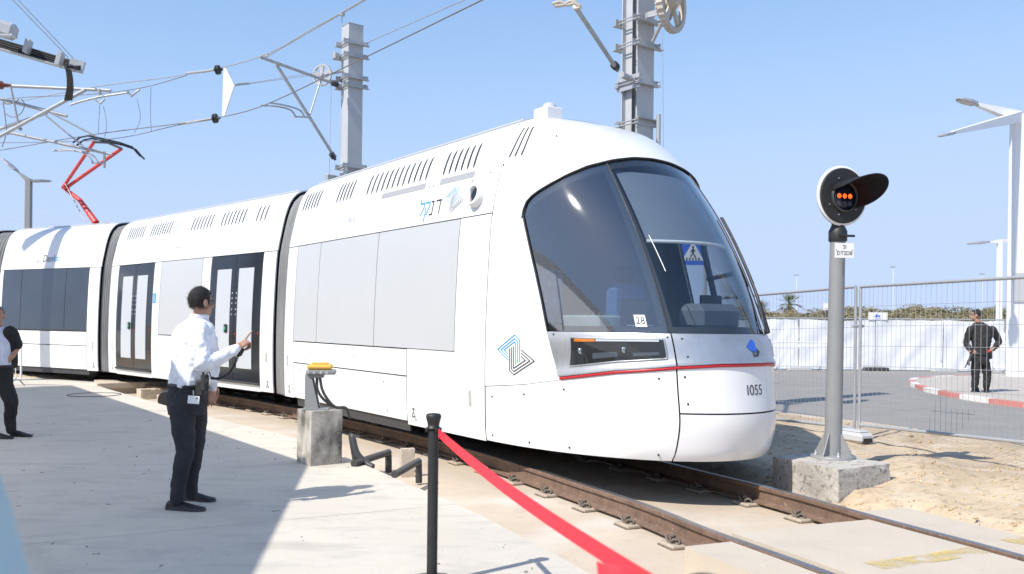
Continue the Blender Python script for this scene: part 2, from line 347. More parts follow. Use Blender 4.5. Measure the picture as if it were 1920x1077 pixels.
for a, b in zip(bounds[:-1], bounds[1:]):
    q = list(poly)
    if a: q = clip(q, np.array(a[0]) + a[1] * .004, a[1])
    if b: q = clip(q, np.array(b[0]) - b[1] * .004, -b[1])
    if len(q) > 2: obj('concrete_bay', G().prism(q[::-1], EARTH_Z - .02, 0.0), M['conc'], ap)
obj('joint_filler', G().prism([(x, y) for x, y in [(-23.9, -5.9), (-23.9, 19), (-10, 18.4), (-5.9, 15), (-1.8, 9.4), (-.6, 7), (.6, 4.4), (3, -5.9)]], EARTH_Z - .05, -.022), mat('joint_filler', (.2, .19, .18), .95, var=.2, scale=9), ap)
th = np.linspace(0, 2 * np.pi, 33)
mh = obj('manhole_cover', G().grid([[(-8.0 + r * .46 * np.cos(a), 17.4 + r * .46 * np.sin(a), .004 if r < 1.01 else .0042) for a in th] for r in (.0, .93)]), M['conc'], ap)
obj('manhole_rim', G().tube([(-8.0 + .47 * np.cos(a), 17.4 + .47 * np.sin(a), .002) for a in th], .012, 6, False), M['greydk'], ap)
g = G(); rg = np.random.default_rng(3)
for k in range(240):
    x, y = -7 + 8 * rg.random(), 4.4 + 9 * rg.random() ** 1.3
    if x > np.interp(y, [5.1, 7.03, 9.44, 11.36, 13.98], [.6, -.25, -1.55, -2.7, -4.8]) - .05: continue
    r = .004 + .010 * rg.random() ** 3
    if rg.random() < .7: g.ell((x, y, r * .4), (r, r * .7, r * .5), n=4)
    else: a = rg.random() * 6.28; d = V(math.cos(a), math.sin(a), 0) * (.015 + .05 * rg.random()); g.tube([V(x, y, .004), V(x, y, .005) + d * .5 + V(d[1], -d[0], 0) * .2, V(x, y, .004) + d], .0025, 4)
obj('grit', g, mat('grit', (.30, .26, .21), .9, var=.4, scale=30), kind='stuff')
# track bed
near, far = trk_off(-2.45), trk_off(1.5)
g = G(); g.grid([[(*(near[i] + (far[i] - near[i]) * t), SLAB_Z) for t in np.linspace(0, 1, 9)] for i in range(len(TRK))], False)
obj('track_bed', g, M['slab'], kind='structure')
# pit end wall / level track beyond it
g = G(); g.prism([(-8.95, 19.69), (-6.6, 21.6), (-9.0, 27.0), (-24, 30), (-24, 24.05), (-14, 23.45), (-9.6, 20.95)][::-1], EARTH_Z - .02, -.006)
obj('track_paving', g, M['cross'], kind='structure')
obj('kerb_edging', G().plate([(-9.55, 20.75, .0), (-8.95, 19.60, .0), (-6.7, 21.25, .0), (-6.6, 21.75, .0), (-8.72, 20.25, .0), (-9.2, 21.1, .0)], (0, 0, .11)), M['slab'], kind='structure')
# level crossing: three concrete panels between and beside the rails, with flangeways
cr = thing('level_crossing', (2.6, 5.6, 0), None, None); tag(cr, kind='structure')
tdir = nrm((.40, -.915)); tn = V(.915, .40)
def crossp(d0, d1, a, top, m, name='crossing_panel', L=11):
    P0 = V(2.02, 7.16)
    def q(d, s): return P0 + tn * d + tdir * s
    # follows the rails, which run in a gentle curve
    A = trk_off(d0); B = trk_off(d1)
    ia = np.where((A - P0) @ tdir > a)[0]
    A = A[ia]; B = B[ia]; g = G(); n = len(A)
    top_ = [[(*A[i], top), (*B[i], top)] for i in range(n)]
    g.grid(top_, False, True)
    g.grid([[(*A[i], SLAB_Z), (*A[i], top)] for i in range(n)], False); g.grid([[(*B[i], top), (*B[i], SLAB_Z)] for i in range(n)], False)
    g.add([(*A[0], SLAB_Z), (*A[0], top), (*B[0], top), (*B[0], SLAB_Z)], [(0, 1, 2, 3)])
    return obj(name, g, m, cr)
crossp(-.64, .64, .30, -.004, M['cross']); crossp(-1.18, -.80, .60, -.008, M['cross']); crossp(.81, 1.28, .1, -.006, M['cross'])
for dd in (-.72, .725):
    A = trk_off(dd); i = (A - V(2.02, 7.16)) @ tdir > .45; A = A[i]
    obj('flangeway_filler', G().grid([[(*(a - tn * .085), -.03), (*(a + tn * .085), -.03)] for a in A], False, True), M['greydk'], cr)
# painted line, built 4 mm above the panel
def ribbon(pts, w, z): s = stroke(pts, w); return G().add([(x, y, z) for x, y in s[0]], s[1])
yl_ = M['yline']; nt_ = yl_.node_tree; cr_ = nt_.nodes[yl_['ramp']]; mr_ = nt_.nodes.new('ShaderNodeMapRange'); mr_.inputs['From Min'].default_value = .42; mr_.inputs['From Max'].default_value = .60; mr_.inputs['To Max'].default_value = .8
nt_.links.new(cr_.inputs[0].links[0].from_socket, mr_.inputs[0]); nt_.links.new(mr_.outputs[0], nt_.nodes['Principled BSDF'].inputs['Alpha'])      # worn through to the concrete
obj('painted_line', ribbon([(2.27, 5.66), (2.75, 5.88), (3.16, 6.10)], .17, .0), M['yline'], cr)
obj('painted_line', ribbon([(3.50, 6.33), (3.72, 6.44)], .17, -.002), M['yline'], cr)
# rails with sprung fastenings
RP = [(-.07, -.16), (.07, -.16), (.07, -.148), (.014, -.128), (.010, -.05), (.034, -.036), (.036, -.006), (.03, 0), (-.03, 0), (-.036, -.006), (-.034, -.036), (-.010, -.05), (-.014, -.128), (-.07, -.148)]
def clip_mesh():
    g = G(); g.box((0, 0, -.170), (.34, .17, .018)); g.box((0, 0, -.185), (.38, .20, .012))
    for s in (-1, 1):
        for k in (-1, 1):
            a = np.linspace(.3, 6.0, 13)
            g.tube([(s * (.115 + .030 * np.sin(t)), k * (.038 + .036 * np.cos(t)), -.135 + .018 * np.sin(2 * t)) for t in a], .0095, 6)
        g.lathe((s * .115, 0, -.165), (0, 0, 1), [(0, .016), (.05, .016), (.05, .024), (.066, .022)], 8)
    return g.mesh('rail_fastening')
clipm = clip_mesh(); clipm.materials.append(mat('dusty_spring_steel', (.17, .145, .12), .8, metal=.2, var=.3, scale=40))
padm = G().box((0, 0, -.173), (.36, .22, .028), bev=.008).mesh('rail_pad'); padm.materials.append(mat('dusty_pad', (.40, .335, .265), .95, var=.2, scale=12))
for side, lab in ((-1, 'rusty steel rail nearest the camera beside the red belt'), (1, 'rusty steel rail on the far side by the signal block')):
    c = trk_off(side * .752); t = np.gradient(c, axis=0); t /= np.linalg.norm(t, axis=1, keepdims=True); n = np.stack([t[:, 1], -t[:, 0]], 1)
    g = G(); g2 = G(); m = len(RP)
    P = [[(c[i][0] + n[i][0] * x, c[i][1] + n[i][1] * x, z) for x, z in RP + RP[:1]] for i in range(len(c))]
    g.grid(P, False)
    base = (*resample(c, 1)[-12], 0)
    r = obj('rail', g, M['rail'], label=lab, cat='rail', base=base)
    obj('rail_head', G().grid([[(c[i][0] + n[i][0] * x, c[i][1] + n[i][1] * x, .0012) for x in (-.027, .027)] for i in range(len(c))], False, True), M['railtop'], r)
    q = resample(c, .715)
    for i in range(1, len(q) - 1):
        if (q[i] - V(2.02, 7.16)) @ tdir > .35 + (.3 if side < 0 else 0) - .45 or q[i][0] < -7.2: continue
        d = q[i + 1] - q[i - 1]; Mx = Matrix.Translation((q[i][0], q[i][1], 0)) @ Matrix.Rotation(math.atan2(d[1], d[0]) - R(90), 4, 'Z')
        inst('rail_fastening', clipm, Mx, r); inst('rail_pad', padm, Mx, r)
# sandy verge right of the track, asphalt road, traffic island with kerb stones
fr = trk_off(1.02)
def verge_z(x, y):
    d = min(np.linalg.norm(fr - V(x, y), axis=1))
    if d < .36 and (V(x, y) - V(2.02, 7.16)) @ V(.40, -.915) > .02: return -.10
    return SLAB_Z + .02 + min(1, d / .34) * (.17 + .045 * min(1, d / .8)) + .06 * max(0, 1 - abs(d - 1.7) / 1.2) + .03 * math.sin(2.1 * x + 1.3 * y) * min(1, d) + .018 * math.sin(7 * x - 3 * y) * min(1, d)
i0 = [i for i in range(len(fr)) if fr[i][1] < 22]; g = G(); rows = []
for i in i0:
    a = fr[i]; row = []
    for t in np.concatenate([np.linspace(0, .2, 12), np.linspace(.23, 1, 20)]):
        p = a + V(.9, .42) * t * 6.5; row.append((p[0], p[1], verge_z(*p) - .30 * max(0, min(1, (p[0] - np.interp(p[1], [9.6, 13.5, 15.3, 24], [7.2, 5.3, 4.2, -2])) / .3))))
    rows.append(row)
g.grid(rows); obj('sandy_verge', g, M['sand'], kind='structure')
g = G()
for k in range(9000):         # straw, pebbles and dry stalks
    i = rng.choice(i0); p = fr[i] + V(.9, .42) * rng.random() ** 1.0 * 4.5 + rng.normal(size=2) * .3
    if p[1] < 4.5 or p[1] > 15 or (p - fr[i]) @ V(.9, .42) < .15: continue
    z = verge_z(*p)
    if rng.random() < .45:
        a = rng.random() * 6.28; L = .02 + .09 * rng.random(); d = V(math.cos(a), math.sin(a), .35 * rng.random()) * L; w = V(-math.sin(a), math.cos(a), 0) * .0022
        b = V(p[0], p[1], z + .004); g.add([b - w, b + w, b + d], [(0, 1, 2)])
    else:
        r = .006 + .022 * rng.random() ** 3; g.ell((p[0], p[1], z), (r, r * (.6 + .4 * rng.random()), r * .6), n=4)
obj('straw_and_pebbles', g, M['straw'], kind='stuff')
ROAD_Z = .03
g = G(); g.prism([(7.2, 9.6), (60, 2), (80, 29), (60, 34), (-6, 34), (-2, 24), (4.2, 15.3), (5.3, 13.5)], EARTH_Z, ROAD_Z); obj('road', g, M['asph'], kind='structure')
obj('road_edge', G().prism([(7.05, 9.45), (7.2, 9.6), (5.3, 13.5), (4.2, 15.3), (-2, 24), (-2.15, 23.9), (4.05, 15.2), (5.15, 13.42)], EARTH_Z, ROAD_Z + .03), M['slab'], kind='structure')
isl = smoothpts([(14.2, 26.2), (12.2, 25.2), (10.9, 24.1), (10.2, 22.9), (9.63, 21.23), (9.30, 19.68), (9.24, 18.0), (9.45, 16.6), (10.2, 14.6), (11.4, 12.6), (13.5, 10.2)], 8)
obj('traffic_island', G().prism([tuple(p) for p in isl][::-1] + [(30, 26.4), (30, 10)], EARTH_Z, .118), M['pave'], kind='structure')
kb = thing('kerb', (*isl[30], 0), None, None); tag(kb, kind='structure')
q = resample(isl, .125); st = 8
for k in range(0, len(q) - st, st):
    s = q[k:k + st + 1]; d = np.gradient(s, axis=0); d /= np.linalg.norm(d, axis=1, keepdims=True); n = np.stack([-d[:, 1], d[:, 0]], 1)
    s = s - n * 0; inn, out = s - n * .0, s - n * -.15
    out = s + V(0, 0) + n * (.15 if (n[0] @ (V(20, 18) - s[0])) < 0 else -.15)
    s2 = [tuple(p) for p in inn[:-1]] + [tuple(inn[-1] - d[-1] * .012)] + [tuple(out[-1] - d[-1] * .012)] + [tuple(p) for p in out[:-1][::-1]]
    gg = G(); a = sum(s2[i][0] * s2[(i + 1) % len(s2)][1] - s2[(i + 1) % len(s2)][0] * s2[i][1] for i in range(len(s2)))
    gg.prism(s2 if a > 0 else s2[::-1], ROAD_Z - .02, .124)
    obj('kerb_stone', gg, M['kerbr'] if (k // st) % 2 else M['kerbw'], kb)
# ------------------------------------------------------------------ the tram
NEAR = [(1.305, .25), (1.32, .35), (1.335, .9), (1.33, 1.5), (1.30, 2.2), (1.265, 2.63), (1.19, 3.0), (1.14, 3.21), (1.075, 3.4), (1.01, 3.52), (.92, 3.62), (.80, 3.685), (.60, 3.725), (.3, 3.75), (0, 3.757)]
PC = smoothpts(NEAR + [(-t, z) for t, z in NEAR[-2::-1]], 12)
PD = np.concatenate([[0], np.cumsum(np.linalg.norm(np.diff(PC, axis=0), axis=1))]); PD /= PD[-1]
half = len(PC) // 2
def prof(v): return np.interp(v, PD, PC[:, 0]), np.interp(v, PD, PC[:, 1])
def vz(z): return np.interp(z, PC[:half + 1, 1], PD[:half + 1])
def T(z): return np.interp(z, PC[:half + 1, 1], PC[:half + 1, 0])
class Car:
    def __init__(s, P, ang):
        a = R(ang); s.u = V(math.sin(a), -math.cos(a)); s.n = V(-math.cos(a), -math.sin(a)); s.c = V(*P) - s.n * 1.325
        s.M = Matrix(((s.u[0], -s.n[0], 0, s.c[0]), (s.u[1], -s.n[1], 0, s.c[1]), (0, 0, 1, 0), (0, 0, 0, 1)))
        s.out = V(s.n[0], s.n[1], .2)
    def w(s, a, t, z): q = s.c + s.u * a + s.n * t; return V(q[0], q[1], z)
    def side(s, s0, s1, z0, z1, nz=None, gap=.004, sgn=1):
        nz = nz or max(2, int((z1 - z0) / .12) + 1)
        return [[s.w(a, sgn * T(z), z) for z in np.linspace(z0 + gap, z1 - gap, nz)] for a in (s0 + gap, s1 - gap)]
    def strip(s, s0, s1, v0, v1, n=30):
        return [[s.w(a, *prof(v)) for v in np.linspace(v0, v1, n)] for a in (s0, s1)]
C1 = Car((-.268, 9.5), 34.1); C2 = Car((-3.8826, 15.0), 44.0); C3 = Car((-9.3673, 20.6), 60.0)
p4 = C3.c + C3.u * -4.35 - nrm((math.sin(R(70)), -math.cos(R(70)))) * .45
C4 = Car(tuple(p4 + V(-math.cos(R(74)), -math.sin(R(74))) * 1.325), 74.0)
tram = thing('tram', (*C1.w(-3, 0, 0)[:2], 0), 'long white articulated tram with a big dark rounded windscreen', 'tram')
def part(name, g, m, p=None, **k): return obj(name, g, M[m] if isinstance(m, str) else m, p or tram, **k)
def panels(car, rects, name, m, sgn=1, off=0., depth=.022):
    g = G()
    for r in rects: g.panel(car.side(*r, sgn=sgn), depth, off, car.out * sgn if sgn > 0 else V(-car.n[0], -car.n[1], .2))
    return part(name, g, m)
def shell(car, s0, s1, inset=.035, name='inner_shell', zlo=.3):
    g = G(); vs = np.linspace(vz(zlo), 1 - vz(zlo), 60)
    ring = lambda a: [car.w(a, *(np.array(prof(v)) * V(1 - inset / 1.3, 1) - V(0, inset * .7 if .25 < v < .75 else 0))) for v in vs]
    A, B = ring(s0), ring(s1); g.grid([A, B]); g.add(A, [list(range(60))[::-1]]); g.add(B, [list(range(60))])
    return part(name, g, 'dark')
def car_body(car, s0, s1, label=None):
    shell(car, s0 + .05, s1 - .05)
    g = G(); g.panel(car.strip(s0, s1, vz(2.645), 1 - vz(2.645), 70), .02, 0, V(car.n[0], car.n[1], 2)); part('roof_panel', g, 'white')
    panels(car, [(s0, s1, .27, 1.15), (s0, s1, 1.16, 2.635)], 'far_side_panel', 'white', -1)
    panels(car, [(s0 + .5, s1 - .5, 1.25, 2.55)], 'far_side_window', 'glassd', -1, .004)
car_body(C1, -5.98, -.006); car_body(C2, -7.44, -.12); car_body(C3, -3.98, -.05); car_body(C4, -7.4, -.12)
# front car, near side
panels(C1, [(-5.97, -5.575, .27, 2.635)], 'body_panel', 'white'); 
for a, b in ((-5.565, -4.645), (-4.64, -2.70), (-2.695, -.645)): panels(C1, [(a, b, 1.160, 2.635)], 'grey_window_panel', 'film')
g = G(); g.grid(C1.side(-1.765, -.008, .242, 1.155, gap=0), True, True); g.grid(C1.side(-.637, -.008, 1.155, 2.633, gap=0), True, True)
g2 = G(); part('body_panel', g, 'white')
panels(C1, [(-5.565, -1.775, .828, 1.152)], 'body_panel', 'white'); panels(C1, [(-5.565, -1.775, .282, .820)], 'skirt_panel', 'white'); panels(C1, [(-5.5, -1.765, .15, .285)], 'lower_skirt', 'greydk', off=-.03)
# second car: two double doors
for r in ((-7.43, -6.995, .262, 2.635), (-5.075, -4.735, .262, 2.635), (-.565, -.13, .262, 2.635), (-4.728, -2.505, .262, 1.145), (-2.86, -2.505, 1.155, 2.635), (-6.99, -5.08, .25, .365), (-2.5, -.57, .25, .365)):
    panels(C2, [r], 'body_panel', 'white')
panels(C2, [(-4.728, -2.868, 1.155, 2.635)], 'grey_window_panel', 'film')
def rrect_panel(car, s0, s1, z0, z1, off): return G().panel(car.side(s0, s1, z0, z1, 14, .0), .012, off, car.out)
def disc(p, n, r, k=10, h=.004): return G().lathe(p, n, [(-.004, r), (h, r)], k)
for a, b, pans, but in ((-6.98, -5.09, ((-6.715, -6.17), (-5.92, -5.39)), -6.24), (-2.49, -.575, ((-2.235, -1.69), (-1.41, -.87)), -1.80)):
    mid = (pans[0][1] + pans[1][0]) / 2
    for k, (s0, s1) in enumerate(((a, mid), (mid, b))):
        d = part('door_leaf', rrect_panel(C2, s0 + .006, s1 - .006, .405, 2.632, -.012), 'black')
        pn = part('door_pane', rrect_panel(C2, pans[k][0], pans[k][1], .625, 2.385, -.004), 'doorfilm', d)
        for j, z in enumerate((1.95, 1.86, 1.77, 1.66, 1.57)):
            part('sticker', disc(C2.w(mid + (-.075 if k == 0 else .075), T(z) - .01, z), C2.out, .015, 8), 'inkl' if j in (2, 4) else 'film', d)
        if k == 0:
            gg = G().box((0, 0, 0), (.11, .03, .15), np.array([[C2.u[0], -C2.n[0], 0], [C2.u[1], -C2.n[1], 0], [0, 0, 1]]), .012); gg.v = [q + C2.w(but, T(1.32) + .008, 1.32) for q in gg.v]
            part('push_button_box', gg, 'blackm', d); part('push_button', disc(C2.w(but, T(1.32) + .026, 1.32), C2.out * V(1, 1, 0), .036, 14), 'green', d)
    part('door_light', disc(C2.w(b - .07, T(1.25) - .008, 1.25), C2.out, .014, 8), 'redinfo'); part('door_light', disc(C2.w(mid + .06, T(1.22) - .008, 1.22), C2.out, .014, 8), 'redinfo')
    gg = G().box((0, 0, 0), (b - a, .07, .035), np.array([[C2.u[0], -C2.n[0], 0], [C2.u[1], -C2.n[1], 0], [0, 0, 1]]), .006); gg.v = [q + C2.w((a + b) / 2, T(.4) + .005, .385) for q in gg.v]
    part('door_sill', gg, 'greydk')
# third car: one wide dark window
panels(C3, [(-.455, -.06, .262, 2.635)], 'body_panel', 'white'); panels(C3, [(-3.975, -3.83, .262, 2.635)], 'body_panel', 'white')
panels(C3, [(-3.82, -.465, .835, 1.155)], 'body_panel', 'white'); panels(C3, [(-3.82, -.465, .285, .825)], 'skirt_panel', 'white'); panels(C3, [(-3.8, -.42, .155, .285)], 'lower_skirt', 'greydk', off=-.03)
for a, b in ((-3.82, -3.05), (-3.045, -1.31), (-1.305, -.465)): panels(C3, [(a, b, 1.165, 2.635)], 'window_pane', 'glassd', off=-.004)
panels(C4, [(-7.39, -.13, .262, 1.145)], 'body_panel', 'white'); panels(C4, [(-7.39, -.13, 1.155, 2.635)], 'window_pane', 'glassd')
# bellows between the cars
def bellows(ca, sa, cb, sb, n=6):
    vs = np.linspace(vz(.27), 1 - vz(.27), 54); ends = []
    for c, s in ((ca, sa), (cb, sb)): ends.append([c.w(s, *(np.array(prof(v)) * V(.955, 1) - V(0, .10 * max(0, 1 - abs(v - .5) / .32)))) for v in vs])
    A, B = np.array(ends[0]), np.array(ends[1]); cen = ((A + B) / 2).mean(0); root = part('gangway', G().grid([A + (cen - A) * V(.05, .05, .02), B + (cen - B) * V(.05, .05, .02)]), 'dark')
    for k in range(n):
        rows = []
        for t, o in ((0.03, -.03), (.22, .004), (.5, .02), (.78, .004), (.97, -.03)):
            q = A + (B - A) * (k + t) / n; d = q - cen; d[:, 2] *= .8; ax = nrm((B - A).mean(0)); d = d - np.outer(d @ ax, ax); d /= np.linalg.norm(d, axis=1, keepdims=True)
            rows.append(q + d * o)
        part('bellows_fold', G().grid(rows, False), 'bellow', root)
    for (c, s, q) in ((ca, sa, A), (cb, sb, B)):
        sg = 1 if s < -1 else -1
        outer = np.array([c.w(s - .0, *prof(v)) for v in vs]); outer2 = np.array([c.w(s - .045 * (1 if s < -1 else -1), *(np.array(prof(v)) * V(.99, 1) - V(0, .01))) for v in vs])
        part('gangway_frame', G().grid([outer * .0 + np.array([c.w(s - .05 * sg, *(np.array(prof(v)) * V(.985, 1) - V(0, .02 * (abs(v - .5) < .25)))) for v in vs]), q]), 'greydk', root)
bellows(C1, -5.98, C2, -.12); bellows(C2, -7.44, C3, -.05); bellows(C3, -3.98, C4, -.12)
# dark running gear
for c, a, b in ((C1, -5.9, 1.0), (C2, -7.3, -.2), (C3, -3.9, -.1), (C4, -7, -.2)):
    Mx = np.array([[c.u[0], -c.n[0], 0], [c.u[1], -c.n[1], 0], [0, 0, 1]])
    g = G().box((0, 0, 0), (b - a, 2.1, .32), Mx); g.v = [q + c.w((a + b) / 2, 0, .44) for q in g.v]; part('underframe', g, 'dark')
for c, s in ((C1, -2.9), (C3, -2.0)):
    Mx = np.array([[c.u[0], -c.n[0], 0], [c.u[1], -c.n[1], 0], [0, 0, 1]])
    g = G().box((0, 0, 0), (2.6, 1.9, .22), Mx, .05); g.v = [q + c.w(s, 0, .34) for q in g.v]; b = part('bogie', g, 'dark')
    for ds in (-.9, .9):
        for t in (-.75, .75): part('wheel', G().lathe(c.w(s + ds, t - .06, .29), (c.n[0], c.n[1], 0), [(0, .29), (.03, .31), (.10, .29), (.12, .2), (.14, .1)], 24), 'greydk', b)
# roof vents, grilles, prints
vent = G(); w = .0195
zz = np.linspace(3.205, 3.495, 12); lc = lambda a, t, z: V(a, -t, z)
wid = np.array([.35, .8] + [1] * 8 + [.8, .35]) * w
vent.panel([[lc(k * wid[i], T(z), z) for i, z in enumerate(zz)] for k in (-1, 1)], .004, .0035, V(0, -1, .5))
vent = vent.mesh('vent_slot'); vent.materials.append(M['ink'])
def vents(car, lst, n0=None):
    for a, b, n in lst:
        for s in np.linspace(a, b, n): inst('vent_slot', vent, car.M @ Matrix.Translation((s, 0, 0)), tram)
vents(C1, [(-5.74, -5.16, 6), (-4.40, -3.93, 5), (-3.37, -1.70, 12), (-1.27, -.59, 6)])
vents(C2, [(-6.90, -6.10, 8), (-5.66, -4.72, 9), (-3.69, -2.88, 7), (-2.43, -1.60, 7), (-1.09, -.80, 3)])
g = G().panel(C2.side(-4.52, -4.30, 3.23, 3.47), .004, .003, C2.out); part('vent_patch', g, M['film'])
for a, b in ((-2.86, -1.65), (-1.31, -.52)):
    g = G().panel(C1.side(a, b, 3.09, 3.165), .004, .002, C1.out); gr = part('grille', g, 'film')
    gg = G()
    for z in np.linspace(3.097, 3.158, 5): gg.panel(C1.side(a + .01, b - .01, z - .004, z + .004, 2, 0), .002, .0045, C1.out)
    part('grille_slots', gg, 'inkl', gr, kind='stuff')
def wrap(car, vf, s0, z0, m, name, sx=1., parent=None, off=.004):       # flat print laid on the car side; x runs towards the front
    for v, f in letters(vf): part(name, G().add([car.w(s0 + x * sx, T(z0 + y) + off, z0 + y) for x, y in v[:, :2]], f), m, parent)
def letters(vf):      # one mesh per letter
    v, f = vf; par = list(range(len(v)))
    def fd(i):
        while par[i] != i: i = par[i]
        return i
    for q in f:
        for i in q[1:]: par[fd(i)] = fd(q[0])
    out = {}
    for q in f: out.setdefault(fd(q[0]), []).append(q)
    res = []
    for fs in out.values():
        ids = sorted({i for q in fs for i in q}); mp = {i: k for k, i in enumerate(ids)}; res.append((v[ids], [[mp[i] for i in q] for q in fs]))
    return res
def wrap_strokes(car, polys, w, s0, z0, m, name, fx=1.):
    g = G()
    for q in polys:
        v, f = stroke(subdiv([(x * fx, y) for x, y in q], .1), w); g.add([car.w(s0 + x, T(z0 + y) + .004, z0 + y) for x, y in v], f)
    return part(name, g, m)
LB = [[(460, 660), (250, 480), (585, 215), (668, 285), (668, 680)], [(455, 605), (315, 485), (585, 275), (630, 315), (630, 700)], [(450, 548), (380, 485), (585, 330), (592, 340), (592, 730)]]
LK = [[(485, 455), (485, 840), (563, 912), (925, 652), (697, 470)], [(520, 430), (520, 810), (563, 855), (850, 652), (697, 525)], [(556, 405), (556, 795), (563, 797), (770, 648), (697, 580)]]
nz = lambda L, sx, sy: [[((x - 588) / 697 * sx, -(y - 563) / 697 * sy) for x, y in q] for q in L]
wrap_strokes(C1, nz(LB, .44, .31), .006, -.875, 2.885, M['blue'], 'emblem_blue_lines'); wrap_strokes(C1, nz(LK, .44, .31), .006, -.875, 2.885, M['ink'], 'emblem_dark_lines')
# the name in its four letters, read right to left: dalet, nun (dark), qof, lamed (blue)
heb_dark = [[(.00, .0), (.13, .0)], [(.105, .0), (.105, -.16)], [(-.115, .0), (-.06, .0), (-.06, -.155), (-.125, -.155)]]
heb_blue = [[(-.26, .0), (-.15, .0), (-.15, -.06), (-.205, -.15)], [(-.235, -.055), (-.235, -.23)], [(-.385, .055), (-.385, .0), (-.285, .0), (-.285, -.06), (-.345, -.15)]]
wrap_strokes(C1, heb_dark, .019, -1.29, 2.905, M['ink'], 'lettering'); wrap_strokes(C1, heb_blue, .019, -1.29, 2.905, M['blue'], 'lettering')
wrap(C1, text_mesh('1055-01', .085), -3.69, 2.89, 'inkl', 'lettering'); wrap(C2, text_mesh('1055-02', .08), -4.1, 2.9, 'inkl', 'lettering')
v, f = text_mesh('Dankal', .24); k = v[:, 0] < np.median(v[:, 0]) + .02
wrap(C3, (v, [q for q in f if all(v[i, 0] < .06 for i in q)]), -1.98, 2.88, 'ink', 'lettering'); wrap(C3, (v, [q for q in f if not all(v[i, 0] < .06 for i in q)]), -1.98, 2.88, 'blue', 'lettering')
wrap_strokes(C3, nz(LK, .2, .15), .008, -2.5, 2.86, M['inkl'], 'emblem_dark_lines')
g = G().panel(C2.side(-5.05, -4.90, 1.79, 2.0), .003, .003, C2.out); wp = part('wheelchair_sign', g, 'blue')
q = G()
for pl, wd in (([(0, .04), (0, -.005), (.03, -.005), (.045, -.05), (.058, -.046)], .011), ([(0, .02), (.028, .02)], .009), ([(.012 + .036 * math.cos(a), -.035 + .036 * math.sin(a)) for a in np.linspace(2.0, 6.0, 12)], .009)):
    v, f = stroke(pl, wd); q.add([C2.w(-4.985 + x, T(1.9 + y) + .0065, 1.9 + y) for x, y in v], f)
q.lathe(C2.w(-4.985, T(1.955) + .003, 1.957), C2.out, [(0, .012), (.004, .012)], 10); part('wheelchair_symbol', q, 'signw', wp)
# jacking marks, handles, screws
boltm = G().lathe((0, 0, 0), (0, -1, 0), [(-.004, .010), (.003, .010), (.005, .006)], 8).mesh('screw'); boltm.materials.append(M['ink'])
def screw(car, s, z, k=1.): inst('screw', boltm, car.M @ Matrix.Translation((s, -float(T(z)), z)) @ Matrix.Scale(k, 4), tram)
for s, z in ((-5.3, .72), (-3.9, .72), (-2.4, .72), (-5.3, .36), (-2.3, .36), (-4.9, 1.0), (-3.3, 1.0), (-1.55, .32), (-.55, 3.05), (-.2, 3.1), (-1.45, 3.1), (-1.55, 3.1)): screw(C1, s, z)
for s, z in ((-3.0, .72), (-2.1, .72), (-1.0, .72), (-.9, .36), (-3.4, .36)): screw(C3, s, z)
for c, s in ((C1, -1.6), (C1, -5.75), (C2, -.3), (C2, -7.2), (C3, -.2)):
    gg = G()
    for pl in ([(-.04, -.05), (.04, -.05), (0, .01), (-.04, -.05)], [(-.035, .045), (.035, .045)], [(-.02, .03), (.02, .03)]):
        v, f = stroke(pl, .010); gg.add([c.w(s + x, T(.4 + y) + .004, .4 + y) for x, y in v], f)
    part('jacking_mark', gg, 'ink')
for c, s, z in ((C1, -.30, .67), (C1, -5.82, .85), (C2, -.34, .85), (C3, -.23, .85), (C2, -7.2, .85)):
    g = G(); a = np.linspace(0, 2 * np.pi, 17)[:-1]; pr = [(.028 * np.cos(t), .028 * np.sin(t) + (.06 if np.sin(t) > 0 else -.06)) for t in a]
    g.hexa([c.w(s + x, T(z + y) - .004, z + y) for x, y in pr], [c.w(s + x, T(z + y) + .006, z + y) for x, y in pr]); part('flush_handle', g, mat('pale_handle_recess', (.42, .43, .40), .5, var=.1, scale=20))
# round camera pod above the crease
p = C1.w(-.36, T(2.85) - .02, 2.85); d = V(C1.n[0], C1.n[1], .25); pod = part('camera_pod', G().lathe(p, d, [(0, .135), (.07, .13), (.10, .115), (.10, .095), (.03, .09)], 28), 'white')
part('camera_pod_lens', G().lathe(p, d, [(.02, .0945), (.06, .092), (.075, .05)], 24), 'black', pod)
# ---- cab: a rounded nose lofted over the plan of the front
NZ = [.25, .35, .6, .9, 1.08, 1.2, 1.4, 1.8, 2.2, 2.6, 3.0, 3.2, 3.4, 3.55, 3.66, 3.72, 3.75, 3.757]
NN = [2.33, 2.395, 2.45, 2.42, 2.40, 2.385, 2.315, 2.125, 1.89, 1.61, 1.27, 1.06, .79, .54, .31, .13, .03, 0]
NS = smoothpts(list(zip(NZ, NN)), 10)
def Nose(z): return np.interp(z, NS[:, 0], NS[:, 1])
def cab(phi, z, off=0.):     # phi 180 = near side seam, 90 = nose, 0 = far side seam
    a = R(phi - 90); ca, sa = math.cos(a), math.sin(a)
    s = (Nose(z) + off) * abs(ca) ** .976; t = (T(z) + off) * math.copysign(abs(sa) ** .976, sa)
    return C1.w(s, t, z)
ZTP = [(60, 3.115), (66, 3.15), (78, 3.19), (90, 3.203), (102, 3.19), (114.5, 3.145), (129.4, 3.065), (141, 2.972), (149, 2.892), (155, 2.825), (158.5, 2.775), (161, 2.72), (162.6, 2.64), (163.3, 2.56)]
def zt(phi):
    p = 180 - phi if phi < 90 else phi; return np.interp(p, [a for a, _ in ZTP], [b for _, b in ZTP])
def phL(z): return np.interp(z, [.25, .95, 1.2, 1.43, 1.7, 1.99, 2.37, 2.59, 4], [150, 153.2, 155.4, 156.9, 158.0, 159.5, 161.8, 163.3, 163.3])
